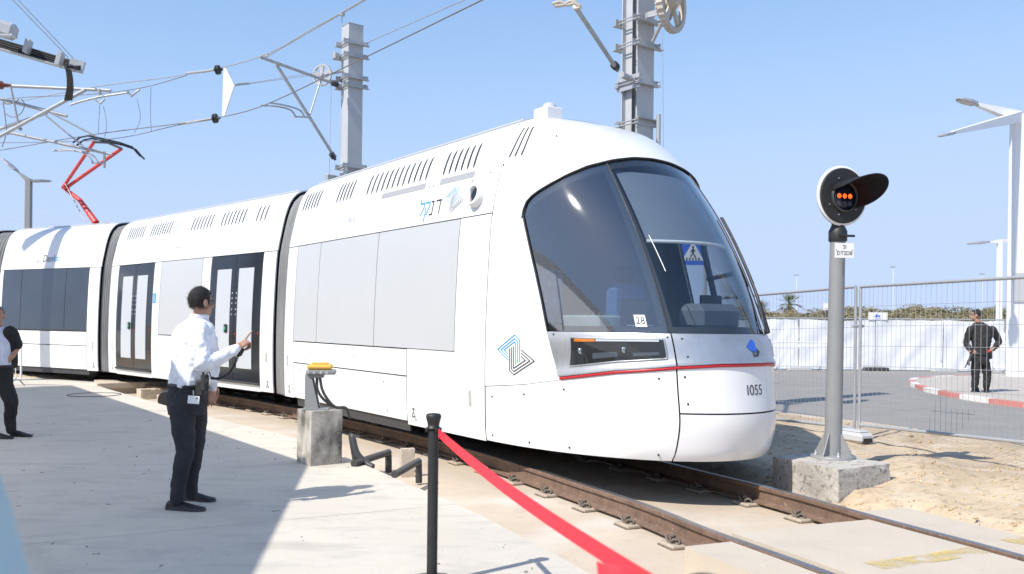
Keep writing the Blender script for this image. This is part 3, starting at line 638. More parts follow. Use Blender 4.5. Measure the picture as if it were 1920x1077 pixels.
ZR = [(90, 1.115), (104, 1.112), (118, 1.088), (137, 1.031), (153, .949), (165, .876), (180, .818)]
def zr(phi): p = 180 - phi if phi < 90 else phi; return np.interp(p, [a for a, _ in ZR], [b for _, b in ZR])
def phF(z): return min(177.0, phL(z) + 12.0)      # the far side's window reaches further back
ZB = 1.410; OUTW = lambda ph: V(*(C1.u * math.cos(R(ph - 90)) + C1.n * math.sin(R(ph - 90))), .3)
fl = lambda ph, far: 180 - ph if far else ph
for far_ in (0, 1):
    g = G(); gl = G()
    rows = lambda o: [[cab(fl(180 + ((phF if far_ else phL)(z) - 180) * a, far_), z, o) for z in np.concatenate([[zr(180 + ((phF if far_ else phL)(1.0) - 180) * a) + .004], np.linspace(1.0, 2.56, 30)])] for a in np.linspace(0, 1, 12)]
    g.panel(rows(0), .03, 0, OUTW(fl(170, far_))); gl.grid(rows(-.05)); part('cab_side_panel', g, 'white')
# dome over the glass, both sides in one piece
phs = np.concatenate([np.linspace(180, 163.3, 8), [162.95, 162.6, 161.9, 161, 160, 158.5], np.linspace(156, 24, 56), [21.5, 20, 19, 18.1, 17.4, 17.05], np.linspace(16.7, 0, 8)])
def dome_rows(o, lim=1.0):
    out = []
    for ph in phs:
        v0 = vz(zt(ph)); out.append([cab(ph, prof(v0 + (.5 - v0) * k)[1], o) for k in np.linspace(0, 1, 22) ** .8])
    return out
g = G(); P = np.array(dome_rows(0)); g.grid(P, True, True)
rim = np.array([cab(ph, zt(ph), 0) for ph in phs]); rim2 = np.array([cab(ph, zt(ph) - .0, -.035) for ph in phs]); g.grid([rim, rim2], False); part('cab_dome', g, 'white')
part('window_seal', G().tube([cab(ph, zt(ph) - .012, .001) for ph in np.concatenate([[163.35] * 1, phs[8:-8], [16.65]])], .011, 6), 'rubber')
for far_ in (0, 1): part('window_seal', G().tube([cab(fl((phF if far_ else phL)(z) - .3, far_), z, .001) for z in np.linspace(ZB, 2.57, 24)], .009, 6), 'rubber')
part('dome_lining', G().grid(dome_rows(-.06)), 'liner')
for far_ in (0, 1): part('pillar_lining', G().grid([[cab(fl(180 + ((phF if far_ else phL)(z) - 180) * a, far_), z, -.05) for z in np.linspace(.95, 2.7, 20)] for a in np.linspace(0, 1, 8)]), 'liner')
part('seam_gasket', G().tube([C1.w(-.001, prof(v)[0] * .9955, prof(v)[1] - .003) for v in np.linspace(vz(.25), 1 - vz(.25), 70)], .0085, 6), 'ink')
# lower shell
def low(p0, p1, z0f, z1f, n=16, nz_=10, gap=.25, zg=.004):
    return [[cab(ph, z0f(ph) + zg + (z1f(ph) - z0f(ph) - 2 * zg) * k) for k in np.linspace(0, 1, nz_)] for ph in np.linspace(p0 - gap, p1 + gap, n)]
bot = lambda ph: .25
for a, b, nm in ((180, 118.4, 'cab_skirt'), (61.6, 0, 'cab_skirt')): part(nm, G().panel(low(a, b, bot, zr, 26, 14), .03, 0, OUTW((a + b) / 2)), 'white')
part('bumper', G().panel(low(118.4, 61.6, lambda p: .695, zr, 30, 10), .03, 0, OUTW(90)), 'white')
part('lower_bumper', G().panel(low(118.4, 61.6, bot, lambda p: .688, 30, 12), .03, 0, OUTW(90)), 'white')
part('bumper_backing', G().grid([[cab(ph, z, -.03) for z in np.linspace(.3, 1.35, 10)] for ph in np.linspace(178, 2, 60)]), 'dark')
part('cab_floor', G().add([cab(ph, .30, -.01) for ph in np.linspace(180, 0, 40)], [list(range(40))]), 'dark')
# silver band, flared over the red trim
def band(a, b, n):
    out = []
    for k in np.linspace(0, 1, n):
        row = []
        for h in (0, .04, .12, .25, .5, .75, .94, 1):
            ph0 = a + (b - a) * k
            lo = zr(ph0) + .030; z = lo + (ZB - .004 - lo) * h
            ph = (phL(z) if a == 'L' else a)
            aa = ph_edge(a, z); bb = ph_edge(b, z); ph = aa + (bb - aa) * k; lo = zr(ph) + .030; z = lo + (ZB - .004 - lo) * h
            row.append(cab(ph, z, (.022 if h in (0, .04) else .012 if h == .12 else .0) + .004 - (.006 if h == 1 else 0)))
        out.append(row)
    return out
def ph_edge(e, z): return phL(z) if e == 154 else 180 - phF(z) if e == 26 else e
for a, b in ((154, 118.75), (118.25, 61.75), (61.25, 26)): part('silver_band', G().panel(band(a, b, 24), .03, 0, OUTW((a + b) / 2)), 'silver')
part('red_trim', G().tube([cab(ph, zr(ph) + .014, .006) for ph in np.linspace(153, 20, 72)], .0155, 8), 'red')
# headlight clusters
for far_ in (0, 1):
    def hl(a, h, o=0): ph = 149.2 + (121.2 - 149.2) * a + (0.8 * (1 - h) if a == 0 else 0); lo = zr(ph) + .115 - .012 * a; return cab(fl(ph, far_), lo + (1.352 - lo) * h, o)
    body = part('headlight_unit', G().panel([[hl(a, h) for h in np.linspace(0, 1, 6)] for a in np.linspace(0, 1, 14)], .02, .008, OUTW(fl(135, far_))), 'blackm')
    rimp = [hl(a, 0, .010) for a in np.linspace(0, 1, 14)] + [hl(1, h, .010) for h in np.linspace(0, 1, 5)[1:]] + [hl(a, 1, .010) for a in np.linspace(1, 0, 14)[1:]] + [hl(0, h, .010) for h in np.linspace(1, 0, 5)[1:]]
    part('headlight_rim', G().tube(rimp, .009, 6), 'silver', body)
    part('headlight_cover', G().grid([[hl(a, h, .030) for h in np.linspace(0.02, .98, 5)] for a in np.linspace(.01, .99, 12)]), 'clear', body)
    part('turn_signal', G().panel([[hl(a, h, .012) for h in (.86, .97)] for a in np.linspace(.04, .26, 5)], .008, .002, OUTW(fl(135, far_))), 'amber', body)
    part('light_strip', G().panel([[hl(a, h, .012) for h in (.88, .96)] for a in np.linspace(.27, .94, 8)], .008, .002, OUTW(fl(128, far_))), 'drl', body)
    for a, h in ((.10, .52), (.56, .50)):
        p = hl(a, h, .006); d = OUTW(fl(149.2 - 28 * a, far_)) * V(1, 1, 0) + V(C1.u[0], C1.u[1], 0) * .8
        part('headlamp', G().lathe(p, d, [(0, .030), (.004, .029), (.006, .015), (.003, .006)], 18), 'chrome', body)
    for a0, a1 in ((.22, .48), (.64, .92)): part('lamp_housing', G().panel([[hl(a, h, .010) for h in (.2, .42 if a0 < .5 else .36)] for a in np.linspace(a0, a1, 5)], .006, .001, OUTW(fl(135, far_))), 'liner', body)
# prints on the cab
def cabprint(polys, w, phi0, z0, m, name):
    g = G(); Rm = 2.3
    c = cab(phi0, z0); tg = nrm(cab(phi0 - .5, z0) - cab(phi0 + .5, z0))
    dp = .5 / np.linalg.norm(cab(phi0 - .25, z0) - cab(phi0 + .25, z0))
    for q in polys:
        v, f = stroke(subdiv(q, .03), w); g.add([cab(phi0 - x * dp, z0 + y, .0045) for x, y in v], f)
    return part(name, g, m)
cabprint(nz(LB, .58, .40), .0105, 168.0, 1.165, M['blue'], 'emblem_blue_lines'); cabprint(nz(LK, .58, .40), .0105, 168.0, 1.165, M['ink'], 'emblem_dark_lines')
def cabflat(vf, phi0, z0, m, name, off=.003, sc=1.):
    v, f = vf; dp = .5 / np.linalg.norm(cab(phi0 - .25, z0) - cab(phi0 + .25, z0)); return part(name, G().add([cab(phi0 - x * dp * sc, z0 + y, off) for x, y in v[:, :2]], f), m)
for li, (lv, lf) in enumerate(sorted(letters(text_mesh('1055', .135)), key=lambda q: q[0][:, 0].mean())):
    lv = lv.copy(); lv[:, 0] += .014 if li == 0 else 0; cabflat((lv, lf), 88.8, .895, 'ink', 'fleet_digit', sc=.95)
def diam(w, pts): return [[(x * w, y * w) for x, y in pts]]
g = G(); ph0, z0 = 87, 1.262; dp = .5 / np.linalg.norm(cab(ph0 - .25, z0) - cab(ph0 + .25, z0))
for pts, m in (([(-.062, .03), (.0, .10), (.028, .075), (.028, -.03), (.0, -.01), (-.025, -.01)], 'blued'), ([(-.012, .0), (-.012, -.07), (.012, -.10), (.065, -.015), (.032, .02), (.03, -.035), (.008, -.05)], 'greydk')):
    part('front_emblem', G().add([cab(ph0 - x * dp * 1.4, z0 + y, .009) for x, y in pts], [list(range(len(pts)))[::-1]]), m)
scr = lambda ph, z: inst('screw', boltm, Matrix.Translation(cab(ph, z, .004)) @ Matrix.Rotation(math.atan2(OUTW(ph)[1], OUTW(ph)[0]) + R(90), 4, 'Z'), tram)
for ph, z in ((177, .72), (177, .32), (165, .78), (163, .31), (152, .86), (150, .31), (124, 1.0), (123.5, .31), (116, 1.02), (115.6, .78), (115.3, 1.36), (114.6, 1.20), (119.9, 1.37), (119.6, 1.15), (154.5, 1.38), (152, 1.05), (178, 3.15), (139, 3.42)): scr(ph, z)
for s, zz_ in ((174.4, 3.225), (169.6, 3.225), (164.8, 3.22)):
    rows = []
    for k in (-1, 1): rows.append([cab(s + (1 - (z - 3.225) / .32) * 0 - (z - 3.22) / .33 * 8.5 + k * .62 * (1 + 0 * z), z) for z in np.linspace(3.225, 3.55, 12)])
    part('vent_slot', G().panel(rows, .004, .004, OUTW(170)), 'ink')
part('seam_line', G().tube([cab(ph, 3.11, .0) for ph in np.linspace(179.6, 166, 8)], .003, 4), 'inkl')
# ---- glazing
def glz(a, b, n, o=-.012, zb=ZB, nz_=16):
    out = []
    for k in np.linspace(0, 1, n):
        row = []
        ztop = zt(ph_edge(a, 2.4) + (ph_edge(b, 2.4) - ph_edge(a, 2.4)) * k) + .006
        for h in np.linspace(0, 1, nz_):
            z = zb + (ztop - zb) * h; pa, pb = ph_edge(a, z), ph_edge(b, z); ph = pa + (pb - pa) * k
            row.append(cab(ph, min(z, zt(ph) + .006), o))
        out.append(row)
    return out
for a, b in ((154, 119.3), (60.7, 26)): part('side_window', G().grid(glz(a, b, 34)), 'glasss')
part('windscreen', G().grid(glz(118.9, 61.1, 34)), 'glass')
for ph in (119.1, 60.9): part('window_joint', G().tube([cab(ph, z, -.008) for z in np.linspace(ZB, zt(ph), 24)], .0045, 6), 'greydk')
# dark printed borders behind the glass
for a, b in ((154, 119.3), (60.7, 26), (118.9, 61.1)):
    part('glass_border', G().grid([[cab(ph_edge(a, z) + (ph_edge(b, z) - ph_edge(a, z)) * k, z, -.022) for z in np.linspace(ZB - .02, ZB + .055, 4)] for k in np.linspace(0, 1, 24)]), 'blackm')
    part('glass_border', G().grid([[cab(ph, zt(ph) - h, -.022 - .2 * h) for h in np.linspace(-.01, .10, 4)] for ph in (np.linspace(ph_edge(a, 2.55) - (1 if a == 154 else 0), ph_edge(b, 2.55) + (1 if b == 26 else 0), 30))]), 'blackm')
for p0, p1 in ((121.5, 117), (63, 58.5)): part('windscreen_pillar', G().grid([[cab(p0 + (p1 - p0) * k + (z - 1.4) * .6 * (1 if p0 > 90 else -1), z, -.028) for z in np.linspace(ZB, 3.06, 18)] for k in np.linspace(0, 1, 6)]), 'blackm')
# ---- cab interior
MC = np.array([[C1.u[0], -C1.n[0], 0], [C1.u[1], -C1.n[1], 0], [0, 0, 1]])
def cbox(c, size, bev=.02): g = G().box((0, 0, 0), size, MC, bev); g.v = [q + C1.w(*c) for q in g.v]; return g
part('bulkhead', G().add([C1.w(.02, t, z) for t, z in [(-1.26, .9), (1.26, .9), (1.22, 2.6), (1.05, 3.3), (.6, 3.65), (-.6, 3.65), (-1.05, 3.3), (-1.22, 2.6)]], [list(range(8))]), 'liner')
part('cab_deck', G().add([cab(ph, 1.0, -.06) for ph in np.linspace(180, 0, 30)], [list(range(30))]), 'liner')
g = G(); rows = []
for ph in np.linspace(150, 30, 24): rows.append([cab(ph, 1.0, -.07), cab(ph, 1.395, -.05), cab(ph, 1.43, -.16), cab(ph, 1.455, -.38), cab(ph, 1.40, -.62), cab(ph, 1.0, -.66)])
g.grid(rows); part('dashboard', g, mat('cab_console', (.20, .26, .27), .55, var=.12, scale=6))
part('side_console', cbox((.98, .72, 1.50), (.60, .30, .14), .02), mat('green_grey_console', (.36, .43, .43), .5, var=.1, scale=9))
part('instrument_binnacle', cbox((1.62, -.28, 1.555), (.34, .62, .28), .07), 'liner'); part('driver_seat', cbox((.62, -.05, 1.55), (.16, .50, .72), .06), mat('seat_fabric', (.08, .17, .36), .8, var=.2, scale=20))
part('headrest', cbox((.60, -.05, 2.02), (.12, .28, .18), .05), 'blackm'); part('armrest', cbox((.86, .24, 1.46), (.36, .07, .06), .02), 'blackm')
part('radio_handset', cbox((1.30, .30, 1.52), (.06, .05, .18), .015), 'blackm'); part('control_lever', G().tube([C1.w(1.40, .12, 1.44), C1.w(1.36, .12, 1.60)], .018, 8), 'ink')
part('side_screen', cbox((1.22, -.72, 1.68), (.05, .30, .24), .01), 'black'); part('paper_sheet', cbox((1.52, .55, 1.475), (.21, .15, .004), .001), 'signw')
for k in range(6): part('console_knob', G().lathe(C1.w(.76 + .09 * k, .72, 1.57), (0, 0, 1), [(0, .014), (.025, .012), (.03, .006)], 8), 'ink')
part('seat_cushion', cbox((.82, -.05, 1.2), (.5, .5, .14), .05), 'liner'); part('control_screen', cbox((1.35, .45, 1.60), (.05, .36, .26), .01), 'black')
part('hanging_jacket', cbox((.22, .72, 1.75), (.16, .42, .62), .06), mat('blue_cloth', (.16, .28, .52), .85, var=.35, scale=9))
g = G(); g.grid([[cab(ph, z, -.10) for z in np.linspace(2.28, 3.02, 8)] for ph in np.linspace(115.5, 64, 16)]); part('sun_blind', g, 'blind')
part('blind_bar', G().tube([cab(ph, 2.28 - .0, -.10) for ph in np.linspace(115.5, 64, 16)], .017, 8), 'whitep'); 
part('cab_door_post', G().tube([C1.w(1.0, -1.14, 1.4), C1.w(.62, -1.05, 2.9)], .035, 8), 'liner'); part('far_window_bar', G().tube([cab(24, 2.0, -.09), cab(56, 2.02, -.09)], .025, 6), 'liner')
# number card, lamp on the dash
P = [cab(ph, z, -.004) for ph, z in ((128.9, 1.463), (125.4, 1.463), (125.4, 1.572), (128.9, 1.572))]
cardg = G(); cardg.hexa(P, [q + OUTW(127) * .003 for q in P]); card = part('number_card', cardg, 'signw')
v, f = text_mesh('28', .088); dp = .5 / np.linalg.norm(cab(126.9, 1.5) - cab(127.4, 1.5)); part('card_digits', G().add([cab(127.15 - x * dp * 1.0, 1.5175 + y, .0015) for x, y in v[:, :2]], f), 'ink', card)
# wiper gear on the far side of the windscreen
g = G()
for (a, za), (b, zb_), r in (((72, 1.42), (63, 2.15), .012), ((68, 1.42), (60.5, 2.35), .010), ((66, 1.80), (58, 2.05), .008), ((75, 1.44), (64, 1.92), .008), ((61, 1.9), (61.5, 2.6), .010)):
    g.tube([cab(a + (b - a) * k, za + (zb_ - za) * k, .035) for k in np.linspace(0, 1, 6)], r, 6)
part('wiper', g, 'greydk'); part('wiper_blade', G().tube([cab(59 + 3 * k, 1.55 + 1.05 * k, .02) for k in np.linspace(0, 1, 8)], .010, 6), 'greydk')
part('wiper_motor', G().lathe(cab(70, 1.43, .0), OUTW(70), [(0, .03), (.03, .03), (.04, .02)], 12), 'blackm')
part('windscreen_white_line', G().tube([cab(115.2 + (1.415 - z) * 0 - (2.35 - z) * 3.2, z, .006) for z in np.linspace(2.33, 1.98, 6)], .0045, 6), 'whitep')  # thin white line on the glass near the camera-side window joint
# roof box with its dome, roof rail
Mb = np.array([[C1.u[0], -C1.n[0], 0], [C1.u[1], -C1.n[1], 0], [0, 0, 1]])
g = G().box((0, 0, 0), (.26, .22, .30), Mb, .012); g.v = [q + C1.w(-.24, .38, 3.755) for q in g.v]; rb = part('roof_equipment_box', g, 'white')
part('antenna_dome', G().lathe(C1.w(-.24, .36, 3.90), (0, 0, 1), [(0, .085), (.035, .08), (.06, .06), (.075, .025)], 20), 'film', rb)
for c, a, b in ((C1, -5.9, -.1), (C2, -7.35, -.2), (C3, -3.9, -.15)): part('roof_rail', G().tube([c.w(a, .80, 3.70), c.w(b, .80, 3.70)], .012, 6), 'film')
# pantograph on the third car
def pw(px, py, t=0.):   # a point on the car's centre plane, t metres towards the camera side
    x, y = unroll(px, py); d = V(x / F, 1.); Y = (t + C3.c @ C3.n) / (d @ C3.n); return V(x / F * Y, Y, CH - y * Y / F)
pan = part('pantograph', G().tube([pw(122, 430), pw(205, 421)], .05, 8).tube([pw(150, 428, .4), pw(150, 428, -.4)], .03).tube([pw(188, 424, .4), pw(188, 424, -.4)], .03), 'redp')
g = G(); g.tube([pw(180, 418), pw(150, 376), pw(119, 352)], V(.085, .06, .045), 10); part('lower_arm', g, 'redp', pan)
part('upper_arm', G().tube([pw(118, 352), pw(176, 267, .35)], .042, 8).tube([pw(122, 354), pw(228, 279, -.35)], .045, 8).tube([pw(118, 352, .18), pw(128, 354, -.18)], .045, 8), 'redp', pan)
part('linkage_rod', G().tube([pw(160, 416, .1), pw(122, 345, .1)], .012, 6), 'wirel', pan); part('linkage_rod', G().tube([pw(172, 412, -.1), pw(150, 372, -.05), pw(126, 356, -.1)], .018, 6), 'ink', pan)
for dx, dy in ((0, 0), (7, 5)):
    q = [(137 + dx, 268 + dy), (150 + dx, 258 + dy), (165 + dx, 255 + dy), (195 + dx, 261 + dy), (225 + dx, 268 + dy), (248 + dx, 276 + dy), (258 + dx, 288 + dy), (264 + dx, 294 + dy)]
    part('collector_strip', G().tube([pw(a, b, .9 - 1.8 * (a - 137) / 130) for a, b in q], .022, 6), 'ink', pan)
part('collector_frame', G().tube([pw(176, 267, .35), pw(202, 268, 0), pw(228, 279, -.35)], .03, 6), 'wire', pan)
# ------------------------------------------------------------------ overhead line
E1, E2 = V(.8, .6, 0), V(-.6, .8, 0); ZU = V(0, 0, 1); MB = np.stack([E1, E2, ZU], 1)
def bracket(root, c, z, h, ext=.13, bolts=True, flip=1):
    b = None
    for sg in (-1, 1):
        g = G(); o = c + E2 * sg * (h + .045); g.box(o + ZU * z, (2 * h + 2 * ext, .09, .012), MB); g.box(c + E2 * sg * (h + .007) + ZU * (z + .05 * flip), (2 * h + 2 * ext, .012, .10), MB)
        x = obj('bracket', g, M['galvl'], root); b = b or x
    if bolts:
        for sg in (-1, 1):
            for dz in (.03, .08):
                q = c + E1 * sg * (h + .05) + ZU * (z + dz * flip); obj('tie_bolt', G().tube([q - E2 * (h + .09), q + E2 * (h + .09)], .011, 6), M['galvl'], b)
def toothed_wheel(root, c, ax, r, m, w=.07):
    ax = nrm(ax); A = nrm(np.cross(ZU, ax)); B = np.cross(ax, A); n = 64; g = G(); th = np.linspace(0, 2 * np.pi, n + 1)
    rr = lambda i, k: r * (1 + (.035 if (i % 2) else 0) if k else 1)
    ring = []
    for i, t in enumerate(th):
        e = A * np.cos(t) + B * np.sin(t); ro = r * (1.035 if (i // 1) % 2 else 1.0); ri = r * .84
        ring.append([c + e * ro - ax * w / 2, c + e * ro + ax * w / 2, c + e * ri + ax * w / 2, c + e * ri - ax * w / 2, c + e * ro - ax * w / 2])
    g.grid(ring, False); wh = obj('tension_wheel', g, m, root)
    for k in range(5):
        t = k * 2 * np.pi / 5 + .4; e = A * np.cos(t) + B * np.sin(t); p = np.cross(ax, e)
        obj('spoke', G().hexa([c + e * r * .2 + p * .035 + ax * .02, c + e * r * .2 - p * .035 + ax * .02, c + e * r * .2 - p * .035 - ax * .02, c + e * r * .2 + p * .035 - ax * .02], [c + e * r * .86 + p * .06 + ax * .02, c + e * r * .86 - p * .06 + ax * .02, c + e * r * .86 - p * .06 - ax * .02, c + e * r * .86 + p * .06 - ax * .02]), m, wh)
    obj('hub', G().lathe(c - ax * w * 1.2, ax, [(0, r * .16), (w * .6, r * .26), (w * 1.8, r * .26), (w * 2.4, r * .16)], 18), m, wh); return wh
def insulator(root, p, d, n=4, r=.075, m='greydk'):
    p = np.asarray(p); d = nrm(d); pr = [(0, .03)]
    for k in range(n): pr += [(.03 + k * .05, .035), (.035 + k * .05, r), (.05 + k * .05, r * .95), (.055 + k * .05, .035)]
    return obj('insulator', G().lathe(p, d, pr + [(.06 + n * .05, .03)], 14), M[m], root)
tubes = lambda root, name, segs, r, m='galvl': [obj(name, G().tube(s, r, 8), M[m], root) for s in segs]
# box mast behind the tram
ms = at(658, 330, 20.6); mc = V(ms[0], ms[1], 0); top1 = at(660, 50, 20.6)[2]
m1 = thing('catenary_mast', mc, 'grey square steel catenary mast with a thin cantilever over the second tram car', 'mast')
obj('post', G().box(mc + ZU * top1 / 2, (.36, .36, top1), MB), M['mast'], m1); obj('cap', G().box(mc + ZU * (top1 + .006), (.38, .38, .012), MB), M['galvl'], m1)
for y in (88, 112, 152, 168): bracket(m1, mc, at(660, y, 20.6)[2], .18)
bracket(m1, mc, at(660, 318, 20.6)[2], .18, .12); bracket(m1, mc, at(655, 338, 20.6)[2], .2, .18)
W = lambda px, py, dY=0: at(px, py, 19.6 + dY)
p0, p1, p2 = at(487, 107, 18.4), at(634, 160, 20.2), at(628, 296, 20.3)
tubes(m1, 'cantilever_tube', [[p0, p1]], .034); tubes(m1, 'cantilever_tube', [[at(518, 121, 18.8), p2]], .034); tubes(m1, 'cantilever_brace', [[at(601, 152, 19.8), at(580, 219, 19.5)]], .018)
insulator(m1, at(622, 155, 20.0), p1 - p0, 3, .07); insulator(m1, at(620, 286, 20.2), p2 - at(518, 121, 18.8), 3, .07)
tubes(m1, 'steady_arm', [smoothpts([at(489, 198, 18.4), at(520, 200, 18.6), at(545, 207, 18.9), at(555, 220, 19.1)], 5), smoothpts([at(506, 193, 18.4), at(535, 198, 18.7), at(562, 207, 19.0), at(572, 221, 19.2)], 5), [at(552, 219, 19.1), at(582, 220, 19.4)]], .018, 'galv')
wc = at(604, 141, 20.4); toothed_wheel(m1, wc, (-.35, -1, 0), .24, M['galvl'], .05)
tubes(m1, 'wheel_arm', [[wc, at(650, 132, 20.6)], [wc + ZU * -.05, at(645, 165, 20.6)]], .035); obj('clamp_box', G().box(at(630, 106, 20.5), (.14, .14, .16), MB, .02), M['galvl'], m1)
tubes(m1, 'weight_cable', [[at(621, 160, 20.4), at(617, 345, 20.5)]], .006, 'wirel'); obj('terminal_box', G().box(at(618, 335, 20.5), (.2, .16, .18), MB, .02), M['galvl'], m1)
obj('cable_loop', G().tube(smoothpts([at(640, 338, 20.2), at(652, 328, 20.2), at(664, 330, 20.2), at(670, 340, 20.2)], 5), .03, 8), M['rubber'], m1)
# H-section mast beside the cab
mc = at(1200, 200, 14.2); mc = V(mc[0] - .03, mc[1] + .1, 0)
m2 = thing('catenary_mast', mc, 'tall H-section steel catenary mast with a toothed tension wheel behind the cab', 'mast')
H2 = 9.2
obj('post', G().box(mc + E2 * -.17 + ZU * H2 / 2, (.36, .018, H2), MB).box(mc + E2 * .17 + ZU * H2 / 2, (.36, .018, H2), MB).box(mc + ZU * H2 / 2, (.02, .322, H2), MB).box(mc + E2 * .09 - E1 * .10 + ZU * H2 / 2, (.012, .14, H2), MB), M['mast'], m2)
for y in (46, 92): bracket(m2, mc, at(1200, y, 14.2)[2], .18)
bracket(m2, mc, at(1200, 162, 14.2)[2], .18, .07, flip=1); bracket(m2, mc, at(1200, 226, 14.2)[2], .18, .05, flip=-1)
obj('bracket', G().box(mc - E1 * .2 + ZU * at(1185, 150, 14)[2], (.02, .5, .22), MB), M['galvl'], m2)
tubes(m2, 'strut', [[at(1235, 215, 14.1), at(1234, 300, 14.1)]], .035, 'galvl')
p = at(1158, 132, 13.6); q = at(1078, 12, 11.6); tubes(m2, 'cantilever_tube', [[p, q]], .032, 'galv'); insulator(m2, at(1150, 120, 13.4), at(1170, 142, 13.9) - at(1150, 120, 13.4), 3, .06)
tubes(m2, 'insulator_foot', [[at(1165, 140, 13.7), at(1182, 148, 14.0)]], .05, 'galvl')
for a in (((1036, 8), (1050, 4), (1064, 10), (1078, 6)), ((1040, 12), (1056, 10), (1070, 3), (1086, 12)), ((1074, -4), (1082, 8), (1088, 14), (1076, 18))): obj('registration_clamp', G().tube(smoothpts([at(x, y, 11.5) for x, y in a], 4), .022, 6), M['offw'], m2)
wc = at(1259, 4, 13.7); wax = V(.83, -.56, 0); toothed_wheel(m2, wc, wax, .45, M['offw'], .09)
toothed_wheel(m2, wc - wax * .12, wax, .27, M['offw'], .06)
obj('wheel_arm', G().plate([at(1212, 24, 14.0), at(1250, 14, 13.75), at(1250, 26, 13.75), at(1212, 34, 14.0)], V(.03, -.06, 0)), M['galvl'], m2); obj('wheel_brace', G().tube([at(1224, 78, 14.1), at(1240, 44, 13.9)], .03, 8), M['galvl'], m2)
tubes(m2, 'weight_cable', [[at(1242, 58, 13.7), at(1244, 300, 13.8)]], .005, 'wirel')
# contact and catenary wires
def wire(label, pts, r=.008, m='wire', drop=None, k=6):
    o = obj('overhead_wire', G().tube(smoothpts(pts, k) if len(pts) > 2 else pts, r, 6), M[m], label=label, cat='wire', group='overhead line wires', base=pts[0]); return o
cw = wire('contact wire running over the pantograph and along the tram roofs', [at(-80, 296, 24), at(20, 279, 23), at(180, 252, 21.5), at(330, 233, 19.9), at(404, 222, 19.2), at(495, 198, 18.4), at(660, 120, 15.5), at(905, 0, 11.8), at(1040, -66, 10.9)], .010)
mw = wire('upper catenary wire carried on the tip of the cantilever', [at(-80, 206, 24), at(20, 193, 23), at(180, 163, 21.5), at(350, 140, 19.9), at(487, 107, 18.4), at(590, 52, 16.5), at(682, 0, 15), at(900, -130, 12)], .011, 'wirel')
wire('second strand beside the upper catenary wire above the mast', [at(500, 107, 18.4), at(595, 52, 16.6), at(686, 0, 15.1), at(904, -130, 12.1)], .010, 'wirel')
wire('thin stay wire rising right from the top of the square mast', [at(690, 80, 20.5), at(780, 40, 17), at(872, 0, 14.5)], .009, 'wirel')
wire('lower strand of the left span meeting the yoke from below', [at(-60, 262, 24), at(0, 268, 23), at(200, 262, 21.4), at(334, 235, 19.9), at(404, 223, 19.2)], .008)
wire('slack upper strand of the left span under the catenary wire', [at(-20, 189, 22.5), at(60, 182, 22), at(160, 178, 21.4), at(262, 166, 20.5), at(350, 142, 19.8)], .008)
for pts in (((187, 198), (184, 252)), ((194, 200), (200, 232), (196, 258)), ((257, 186), (263, 222), (252, 250)), ((283, 165), (282, 215), (284, 246))): obj('dropper', G().tube(smoothpts([at(x, y, 21.3 if x < 210 else 20.4) for x, y in pts], 5) if len(pts) > 2 else [at(x, y, 21.3) for x, y in pts], .006, 5), M['wire'], cw)
obj('dropper', G().tube([at(642, 27, 15.7), at(641, 43, 15.9)], .006, 5), M['wire'], mw)
for x, y in ((642, 27), (500, 104)): obj('clamp', G().box(at(x, y, 15.7 if x > 600 else 18.4), (.08, .05, .07), None, .01), M['galv'], mw)
cl = obj('strain_fitting', G().tube([at(350, 138, 19.9), at(384, 134, 19.5), at(402, 131, 19.3)], .03, 6), M['galvl'], mw)
obj('strain_fitting', G().tube([at(336, 233, 19.9), at(362, 229, 19.6), at(398, 223, 19.3)], .03, 6), M['galvl'], cw)
for pts in (((132, 197), (150, 191), (186, 182), (240, 174)), ((178, 186), (188, 195), (196, 186)), ((240, 172), (246, 181), (262, 168))): obj('strain_fitting', G().tube([at(x, y, 21.2) for x, y in pts], .026, 6), M['galvl'], mw)
yk = thing('tension_yoke', at(430, 165, 19.2), 'white triangular yoke plate hanging between two black insulators', 'yoke plate')
obj('yoke_plate', G().plate([at(420, 128, 19.2), at(424, 127, 19.2), at(440, 160, 19.2), at(421, 219, 19.2), at(417, 219, 19.2)], V(.01, .03, 0)), M['signw'], yk)
for x, y in ((409, 131), (404, 222)): obj('insulator', G().lathe(at(x - 5, y + 1, 19.25), V(1, -.1, .1), [(0, .03), (.01, .095), (.04, .10), (.045, .06), (.06, .06), (.065, .10), (.095, .095), (.11, .03), (.16, .025)], 14), M['rubber'], yk)
obj('turnbuckle', G().tube([at(440, 160, 19.2), at(452, 158, 19.4), at(466, 157, 19.6)], .028, 6), M['galvl'], yk)
for d in (0, .05): obj('yoke_cable', G().tube([at(464, 157, 19.6) - ZU * d * .2, at(600, 135, 20.3) - ZU * d], .006, 5), M['wirel'], yk)
# left gantry arm with floodlight and cables, carried by a mast outside the picture
lm = thing('lattice_arm_mast', (-14.2, 18.9, 0), 'grey mast arm at upper left carrying black cables and a floodlight', 'mast arm')
LMH = 8.6
obj('post', G().box((-14.2, 18.9, LMH / 2), (.36, .36, LMH), MB), M['pole'], lm)
a0, a1 = at(-420, -40, 19.2), at(144, 124, 20.2); ax = nrm(a1 - a0); side = nrm(np.cross(ax, ZU)); upv = np.cross(side, ax)
obj('arm', G().hexa([a0 + upv * s + side * t for s, t in ((-.13, -.09), (-.13, .09), (-.10, .09), (-.10, -.09))], [a1 + upv * s + side * t for s, t in ((-.13, -.09), (-.13, .09), (-.10, .09), (-.10, -.09))]).hexa([a0 + upv * s + side * t for s, t in ((-.13, -.10), (-.13, -.08), (.12, -.08), (.12, -.10))], [a1 + upv * s + side * t for s, t in ((-.13, -.10), (-.13, -.08), (.12, -.08), (.12, -.10))]), M['galvl'], lm)
